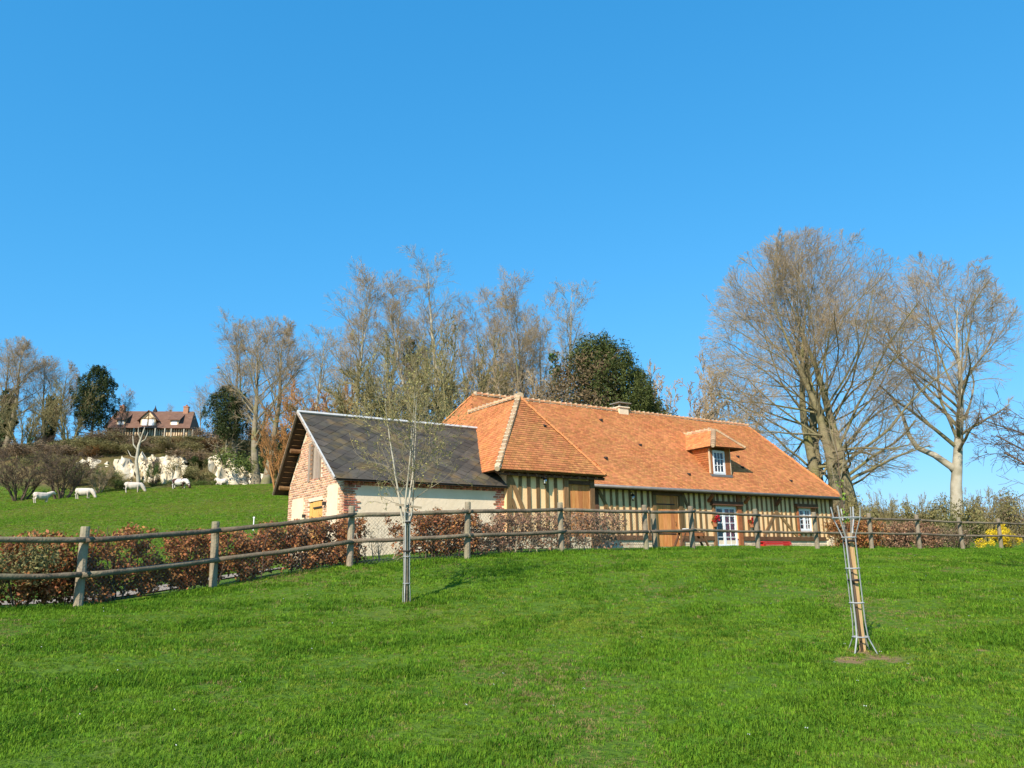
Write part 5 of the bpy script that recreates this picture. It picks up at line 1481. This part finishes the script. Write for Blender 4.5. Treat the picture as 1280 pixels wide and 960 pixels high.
# forsythia and far bushes on the right
p = gpt(1262, 0, 34.2); fy = thing('forsythia', 'bright yellow flowering forsythia behind the fence end', 'shrub', p); fy.scale = (.8, .8, .8)
rng = np.random.default_rng(3); C = rng.normal(0, 1, (16, 3)) * np.array([.42, .35, .30]) + np.array([0, 0, .72]); V, F, R = leaf_cloud(C, rng.uniform(.16, .34, 16), 4200, .040, rng, aspect=.5); link('blossom', fastmesh('blossom', V, F, 'leaf_yellow', R), fy)
for nm, me in zip(('trunk', 'crown', 'twigs'), bushm[0]): o = link(nm, me, fy); o.scale = (.20, .20, .24)
for x, Y, w, h, lf, lab in ((1113, 44, 1.6, 2.3, 'leaf_olive', 'olive bush beyond the fence right of the big mossy tree'), (1150, 45, 1.6, 2.1, 'leaf_olive', 'olive-brown bush beyond the fence left of the pale trunk'),
                            (1180, 46, 1.2, 1.7, 'leaf_green', 'green bush beyond the fence touching the pale trunk'), (1238, 45, 2.0, 2.4, 'leaf_olive', 'wide olive bush beyond the fence above the forsythia'),
                            (1280, 46, 1.8, 2.1, 'leaf_brown', 'reddish-brown bush beyond the fence end'), (1088, 46, 1.5, 1.8, 'leaf_brown', 'brown bush beyond the fence behind the big mossy tree'), (1214, 46, 1.2, 1.5, 'leaf_green', 'green bush beyond the fence right of the pale trunk')):
    scrub_bush(x, Y, w, h, lf, lab, 'bushes beyond the far fence')
for i, (x, Y, w, h, lf) in enumerate(((1130, 140, 8, 3.4, 'leaf_brown'), (1180, 150, 8, 3.0, 'leaf_olive'), (1235, 145, 8, 3.4, 'leaf_brown'), (1290, 150, 9, 4, 'leaf_olive'), (1080, 150, 8, 3.4, 'leaf_olive'), (1340, 150, 9, 4, 'leaf_brown'), (1030, 150, 8, 3, 'leaf_brown'))):
    scrub_bush(x, Y, w, h, lf, 'distant hedgerow bush low on the skyline beyond the right-hand fence', 'distant hedgerow bushes')


# ------------------------------------------------------------------ young trees with guards
def guard(name, label, base, h, tops, rot=0.0, leanv=(0, 0), stake='stake_wood', bars=4, r=.070, foot=.10, flare=1.0):
    t = thing(name, label, 'tree guard', base, rot); k = Vector((leanv[0], leanv[1], 0))
    P = lambda a, rr, z: Vector((math.cos(a) * rr, math.sin(a) * rr, z)) + k * z
    for i in range(bars):
        a = i * 2 * math.pi / bars + .4
        m = MB(); pts = [P(a, r + foot, -.03), P(a, r + .012, .15), P(a, r, .3), P(a, r, h), P(a, r + .08 * flare, h + .20 * flare), P(a, r + .10 * flare, h + .34 * flare)]
        for p, q in zip(pts[:-1], pts[1:]): m.beam(p, q, .015, .006, up=(math.cos(a), math.sin(a), 0))
        m.build('bar', 'galv', t)
    for i in range(bars):
        a = (i + .5) * 2 * math.pi / bars + .4
        m = MB(); m.beam(P(a, r - .01, h - .02), P(a, r + .07 * flare, h + .20 * flare), .010, .005, up=(math.cos(a), math.sin(a), 0)); m.beam(P(a, r + .07 * flare, h + .20 * flare), P(a, r + .09 * flare, h + .32 * flare), .010, .005, up=(math.cos(a), math.sin(a), 0)); m.build('prong', 'galv', t)
    for z, rr in tops:
        m = MB(); m.tube([P(2 * math.pi * j / 16, rr, z) for j in range(17)], .008, 4); m.build('ring', 'galv', t)
    m = MB(); m.beam(Vector((.03, .02, -.3)), Vector((.03, .02, h + .05)) + k * h, .045, .045); m.build('stake', stake, t)
    for z in (h * .62, h * .97):
        m = MB(); m.tube([P(2 * math.pi * j / 10, .055, z) for j in range(11)], .014, 5); m.build('tie', 'iron', t)
    return t


gb = (GUARD.x, GUARD.y, gh(GUARD.x, GUARD.y)); h = 1.19
guard('tree_guard', 'galvanised steel tree guard with flared basket top round a thin whip on open grass', gb, h, ((.15, .082), (.50, .073), (.86, .073), (1.19, .073), (1.40, .150)), .3, (-.017, 0))
wh = thing('whip_sapling', 'thin leafless whip rising out of the flared steel guard', 'sapling', gb)
m = MB(); m.tube([(0, 0, -.1), (-.02, 0, .8), (-.05, .01, 1.5), (-.05, 0, 2.1), (-.07, .02, 2.7)], [.016, .013, .009, .004, .002], 7); m.build('trunk', 'twig_dark', wh, smooth=True)
rng = np.random.default_rng(12); P = [np.array([[(-.05, 0, z), (-.05 + dx, dy, z + .22), (-.05 + 1.3 * dx, dy, z + .42)]]) for z, dx, dy in ((1.45, .05, .03), (1.6, -.05, .04), (1.8, .05, -.03), (2.1, -.04, .02))]
link('twigs', fastmesh('twigs', *cat([tubes(p, np.array([[.006, .004, .003]]), 4) for p in P]), 'bark_grey'), wh)
V, F, R = leaf_cloud([(-.05, 0, 1.46), (-.03, 0, 1.62), (-.06, 0, 1.78), (-.05, .0, 1.38)], [.05, .05, .05, .05], 60, .020, rng); link('leaves', fastmesh('leaves', V, F, 'leaf_spring', R), wh)

sbp = (SAPL.x, SAPL.y, gh(SAPL.x, SAPL.y))
guard('tree_guard', 'weathered narrow tree guard with wooden stake round the budding sapling', sbp, 1.30, ((.3, .056), (.72, .056), (1.28, .056)), .8, (-.012, 0), 'fence_wood', r=.054, foot=.012, flare=.35)
sp_ = thing('budding_sapling', 'young multi-branched sapling dotted with yellowish buds before the slate barn', 'sapling', sbp)
gen = bare_tree(57, 2.7, stems=4, trunk_r=.042, clear=.10, m=(11, 6, 4), ang=(.92, .75, .7), ratio=(.50, .52, .5), t0=(.2, .2, .2), spread=.20, trop=(.03, .04, .03, .02), wander=(.06, .13, .17, .2), tipr=.0030, levels=3, rr=(.45, .5, .5), flare=1.0)
UPL = np.array([-.03, 0, 1.36 + .25])
gen = ((gen[0][0] + UPL, gen[0][1]), [(v + UPL, f) for v, f in gen[1]], [(v + UPL, f) for v, f in gen[2]])
for nm, me in zip(('trunk', 'limbs', 'twigs'), tree_meshes('sap', gen, 'bark_pale', 'twig_olive', 'bark_grey')): link(nm, me, sp_)
m = MB(); m.tube([(0, 0, -.1), (-.01, .01, .5), (-.02, 0, 1.0), (-.03, 0, 1.30), (-.03, 0, 1.42)], [.045, .038, .036, .042, .03], 9); m.build('stem', 'bark_grey', sp_, smooth=True)
tv = gen[2][0][0].reshape(-1, 3); rng = np.random.default_rng(8); pick = tv[rng.choice(len(tv), 2600)]
V, F, R = leaf_cloud(pick, np.full(len(pick), .03), 2600, .015, rng, aspect=.6); link('buds', fastmesh('buds', V, F, 'leaf_bud', R), sp_)
m = MB(); m.beam((-.20, -.05, 1.55), (.22, .02, 1.50), .035, .03); m.beam((-.02, -.12, 1.46), (.03, .14, 1.58), .03, .03); m.build('crossbar', 'fence_wood', sp_)

# ------------------------------------------------------------------ things along the farmhouse front
def hp(a, b, z): return house_pt(a, b, z)


for a, lab in ((9.66, 'red geranium pot hung left of the french window'), (12.26, 'red geranium pot hung right of the french window'), (18.95, 'red-brown flower pot hung at the far corner of the house')):
    t = thing('flower_pot', lab, 'flower pot', hp(a, -.17, 1.0), HTH, 'flower pots hung on the timber wall')
    m = MB(); m.tube([(0, 0, -.02), (0, 0, 0), (0, 0, .20), (0, 0, .22)], [.05, .09, .135, .14], 10); m.build('pot', 'terracotta', t)
    m = MB(); m.beam((0, .16, .12), (0, .0, .12), .02, .02); m.build('hook', 'iron', t)
    rng = np.random.default_rng(int(a * 10)); V, F, R = leaf_cloud(rng.normal(0, .07, (6, 3)) + np.array([0, -.02, .27]), np.full(6, .09), 260, .030, rng, aspect=.7); link('leaves', fastmesh('leaves', V, F, 'leaf_green', R), t)
    V, F, R = leaf_cloud(rng.normal(0, .09, (9, 3)) + np.array([0, -.04, .36]), np.full(9, .08), 420, .030, rng, aspect=.9); link('flowers', fastmesh('flowers', V, F, 'flower_red' if a < 18 else 'leaf_beech', R), t)


def lantern(a, b, z, lab):
    t = thing('wall_lantern', lab, 'lantern', hp(a, b, z), HTH, 'lanterns on the timber walls')
    m = MB(); m.tube([(0, -.02, .30), (0, -.14, .36), (0, -.22, .28)], .014, 6); m.box(-.05, .05, -.03, -.002, .2, .38); m.build('arm', 'iron', t)
    m = MB(); m.tube([(0, -.22, .27), (0, -.22, .20)], [.02, .11], 8); m.tube([(0, -.22, -.02), (0, -.22, -.05)], [.07, .03], 8); m.build('cap', 'iron', t)
    m = MB(); m.tube([(0, -.22, -.02), (0, -.22, .08), (0, -.22, .20)], [.055, .08, .085], 8); m.build('globe', 'pane_glass', t, smooth=True)
    m = MB(); m.tube([(0, -.22, 0), (0, -.22, .13)], [.03, .03], 8); m.build('bulb', 'white_paint', t)


lantern(4.43, 0, 2.14, 'dark iron lantern beside the plank door of the long wall')
lantern(-2.5, WB, 2.32, 'dark iron lantern on the wing under the eave')
t = thing('red_bench', 'low red painted wooden bench against the plinth', 'bench', hp(13.4, -.55, gh(*hp(13.4, -.55, 0)[:2]) - HZ), HTH)
for y_ in (-.16, -.04, .08): m = MB(); m.box(-1.05, 1.05, y_, y_ + .10, .38, .42); m.build('slat', 'red_paint', t)
for z_ in (.12, .25): m = MB(); m.box(-1.05, 1.05, -.20, -.17, z_, z_ + .11); m.build('front_board', 'red_paint', t)
for x_ in (-.9, .9): m = MB(); m.box(x_ - .04, x_ + .04, -.165, .17, -.05, .38); m.build('leg', 'red_paint', t)
t = thing('wooden_trestle', 'dark brown wooden trestle bench with slanted legs before the plank door', 'bench', hp(7.2, -.95, gh(*hp(7.2, -.95, 0)[:2]) - HZ), HTH)
for y_ in (-.22, -.07, .08): m = MB(); m.box(-.72, .72, y_, y_ + .135, .66, .70); m.build('plank', 'oak_dark', t)
for s in (-1, 1):
    for y_ in (-.18, .17): m = MB(); m.beam((s * .55, y_, .66), (s * .95, y_, -.05), .06, .10, up=(0, 1, 0)); m.build('leg', 'oak_dark', t)
m = MB(); m.box(-.78, .78, -.20, -.165, .26, .40); m.build('crosspiece', 'oak_dark', t)
m = MB(); m.box(-.72, .72, -.215, -.185, .52, .655); m.build('apron', 'oak_red', t)
p = hp(7.2, -.95, 0); zz = gh(p.x, p.y) + .705
m = MB(); m.box(-.26, .26, -.12, .12, 0, .12); m.box(-.24, .24, -.10, .10, .12, .15); o = m.build('white_box', 'white_paint', None, loc=(hp(7.0, -.97, 0).x, hp(7.0, -.97, 0).y, zz)); o.rotation_euler = (0, 0, HTH); tag(o, 'small white box lying on the brown trestle bench', 'box')

# ------------------------------------------------------------------ grass
def tuft(seed, n, r, h, m_, w=.0027):
    rng = np.random.default_rng(seed); V = []; F = []
    for i in range(n):
        a = rng.uniform(0, 6.28); rr = r * math.sqrt(rng.random()); x, y = math.cos(a) * rr, math.sin(a) * rr
        d = rng.uniform(0, 6.28); bend = rng.uniform(.2, 1.3); hh = h * rng.uniform(.5, 1.15); s = np.array([-math.sin(d), math.cos(d), 0]) * w * rng.uniform(.7, 1.3); D = np.array([math.cos(d), math.sin(d), 0])
        b0 = len(V); p0 = np.array([x, y, -.01]); p1 = p0 + D * hh * .25 * bend + np.array([0, 0, hh * .6]); p2 = p0 + D * hh * .75 * bend + np.array([0, 0, hh * (1.0 - .25 * bend)])
        V += [p0 - s, p0 + s, p1 + s * .8, p1 - s * .8, p2 + s * .12, p2 - s * .12]; F += [(b0, b0 + 1, b0 + 2, b0 + 3), (b0 + 3, b0 + 2, b0 + 4, b0 + 5)]
    return fastmesh('tuft', np.array(V), np.array(F), m_)


tufts = bpy.data.collections.new('tuft_kinds')
for i, (m_, h, n) in enumerate((('grass_a', .042, 30), ('grass_b', .038, 28), ('grass_c', .050, 28), ('grass_a', .062, 18), ('grass_straw', .034, 24))):
    o = bpy.data.objects.new('tuft_%d' % i, tuft(200 + i, n, .055, h, m_)); tufts.objects.link(o)


def grass_object(name, pts, scale, kind, label):
    n = len(pts); me = bpy.data.meshes.new(name); me.vertices.add(n); me.vertices.foreach_set('co', np.asarray(pts, np.float32).ravel())
    for nm, arr in (('sc', scale), ('yaw', RNG.uniform(0, 6.28, n))):
        a = me.attributes.new(nm, 'FLOAT', 'POINT'); a.data.foreach_set('value', np.asarray(arr, np.float32))
    a = me.attributes.new('pick', 'INT', 'POINT'); a.data.foreach_set('value', np.asarray(kind, np.int32))
    o = link(name, me); o['kind'] = 'stuff'; o['label'] = label
    ng = bpy.data.node_groups.new(name, 'GeometryNodeTree')
    ng.interface.new_socket('Geometry', in_out='INPUT', socket_type='NodeSocketGeometry'); ng.interface.new_socket('Geometry', in_out='OUTPUT', socket_type='NodeSocketGeometry')
    N = ng.nodes; L = ng.links; gi = N.new('NodeGroupInput'); go = N.new('NodeGroupOutput'); ip = N.new('GeometryNodeInstanceOnPoints'); mp = N.new('GeometryNodeMeshToPoints')
    ci = N.new('GeometryNodeCollectionInfo'); ci.inputs['Collection'].default_value = tufts; ci.inputs['Separate Children'].default_value = True; ci.inputs['Reset Children'].default_value = True
    def attr(nm, t):
        q = N.new('GeometryNodeInputNamedAttribute'); q.data_type = t; q.inputs['Name'].default_value = nm; return q.outputs['Attribute']
    cx = N.new('ShaderNodeCombineXYZ'); L.new(attr('yaw', 'FLOAT'), cx.inputs['Z'])
    L.new(gi.outputs[0], mp.inputs[0]); L.new(mp.outputs[0], ip.inputs['Points']); L.new(ci.outputs[0], ip.inputs['Instance']); ip.inputs['Pick Instance'].default_value = True
    L.new(attr('pick', 'INT'), ip.inputs['Instance Index']); L.new(cx.outputs[0], ip.inputs['Rotation']); L.new(attr('sc', 'FLOAT'), ip.inputs['Scale']); L.new(ip.outputs[0], go.inputs[0])
    md = o.modifiers.new('grass', 'NODES'); md.node_group = ng
    return o


def lownoise(x, y, s, seed):
    rng = np.random.default_rng(seed); v = np.zeros_like(x)
    for i in range(7):
        a = rng.uniform(0, 6.28); k = s * rng.uniform(.6, 2.2); v += np.sin((x * math.cos(a) + y * math.sin(a)) * k + rng.uniform(0, 6.28))
    return v / 7


X_, Y_, S_ = [], [], []
for (y0, y1, dens, sc) in ((3.2, 7.5, 520, 1.0), (7.5, 12, 300, 1.08), (12, 18, 170, 1.2), (18, 27, 95, 1.35), (27, 40, 40, 1.6)):
    xm = .78 * y1 + 2.5; n = int(dens * (y1 - y0) * 2 * xm); x = RNG.uniform(-xm, xm, n); y = RNG.uniform(y0, y1, n); k = np.abs(x) < .78 * y + 2.5
    X_.append(x[k]); Y_.append(y[k]); S_.append(np.full(k.sum(), sc))
X_, Y_, S_ = np.concatenate(X_), np.concatenate(Y_), np.concatenate(S_)
# keep the lawn on the near side of the fence, plus the strip before the house front
fx = np.array([p.x for p in TOPS]); fy_ = np.array([p.y for p in TOPS])
fl = np.interp(X_, fx, fy_, left=fy_[0], right=fy_[-1])
la = (X_ - HX) * _ca + (Y_ - HY) * _sa; lb = -(X_ - HX) * _sa + (Y_ - HY) * _ca
keep = (Y_ < fl + .55) | ((la > 4.5) & (lb < -.3)) | (X_ > 17)
keep &= ~((la > -.5) & (la < 20) & (lb > -.25)); keep &= ~((la > -10) & (la < 1) & (lb > -3.2))
bare = np.zeros(len(X_), bool)
for x, y, r in SOIL: bare |= (np.hypot(X_ - x, (Y_ - y) * 1.2) < r * (.5 + .8 * RNG.random(len(X_)))) & (RNG.random(len(X_)) < .85)
pn = lownoise(X_, Y_, 1.3, 4); keep &= ~bare & (RNG.random(len(X_)) < np.clip(1.2 + pn * .9, .68, 1))
X_, Y_, S_, pn = X_[keep], Y_[keep], S_[keep], pn[keep]
ln_ = lownoise(X_, Y_, 2.4, 9)
kind = np.where(RNG.random(len(X_)) < .30 + .9 * lownoise(X_, Y_, .8, 2), 1, 0); kind[RNG.random(len(X_)) < .22 + .9 * ln_] = 2; kind[(ln_ > .25) & (RNG.random(len(X_)) < .35)] = 3
st_ = lownoise(X_, Y_, 1.1, 31) + .5 * lownoise(X_, Y_, 4.0, 32); kind[RNG.random(len(X_)) < np.clip(.05 + 1.3 * (st_ - .26), .05, .6)] = 4
near_f = np.exp(-np.abs(np.interp(X_, fx, fy_) - Y_) * 2.2)
S_ = S_ * RNG.uniform(.65, 1.25, len(X_)) * (1 + .6 * np.clip(ln_, -.7, 1) - .35 * np.clip(st_, 0, .8)) * (1 + .9 * near_f * RNG.random(len(X_)))
lawn = grass_object('lawn_grass', np.c_[X_, Y_, ground_h(X_, Y_)], S_, kind, 'short green lawn grass rising to the rail fence')
print('tufts', len(X_))
n = 75000; fy2 = RNG.uniform(20, 104, n) ; fx2 = at(0, 700, 1).x * fy2 * 1.05 + RNG.random(n) * (.62 * fy2); k = (fy2 > np.interp(fx2, fx, fy_, left=14, right=40) + 3.0)
la2 = (fx2 - HX) * _ca + (fy2 - HY) * _sa; lb2 = -(fx2 - HX) * _sa + (fy2 - HY) * _ca; k &= ~((la2 > -10.6) & (lb2 > -3.6) & (lb2 < 9)); fx2, fy2 = fx2[k], fy2[k]
kd = np.where(lownoise(fx2, fy2, .35, 21) + RNG.normal(0, .3, len(fx2)) > -.15, 1, 0); kd[RNG.random(len(kd)) < .24] = 4
pasture = grass_object('pasture_grass', np.c_[fx2, fy2, ground_h(fx2, fy2)], (1.2 + fy2 / 45) * RNG.uniform(.6, 1.4, len(fx2)), kd, 'grazed pasture grass of the cow field on the slope')
# daisies scattered in the turf
rng = np.random.default_rng(77); n = 90; y = rng.uniform(5.5, 22, n); x = rng.uniform(-.6, .65, n) * y; k = y < np.interp(x, fx, fy_) - .5; x, y = x[k], y[k]; z = ground_h(x, y) + .055
V = []; F = []
for i in range(len(x)):
    b0 = len(V); r = rng.uniform(.006, .013); V += [(x[i] + r * math.cos(a), y[i] + r * math.sin(a), z[i] + .004 * math.cos(a * 3)) for a in np.arange(6) * math.pi / 3]; F.append(tuple(range(b0, b0 + 6)))
o = link('daisies', fastmesh('daisies', np.array(V), np.array(F), 'daisy')); o['kind'] = 'stuff'; o['label'] = 'tiny white daisies scattered over the lawn'
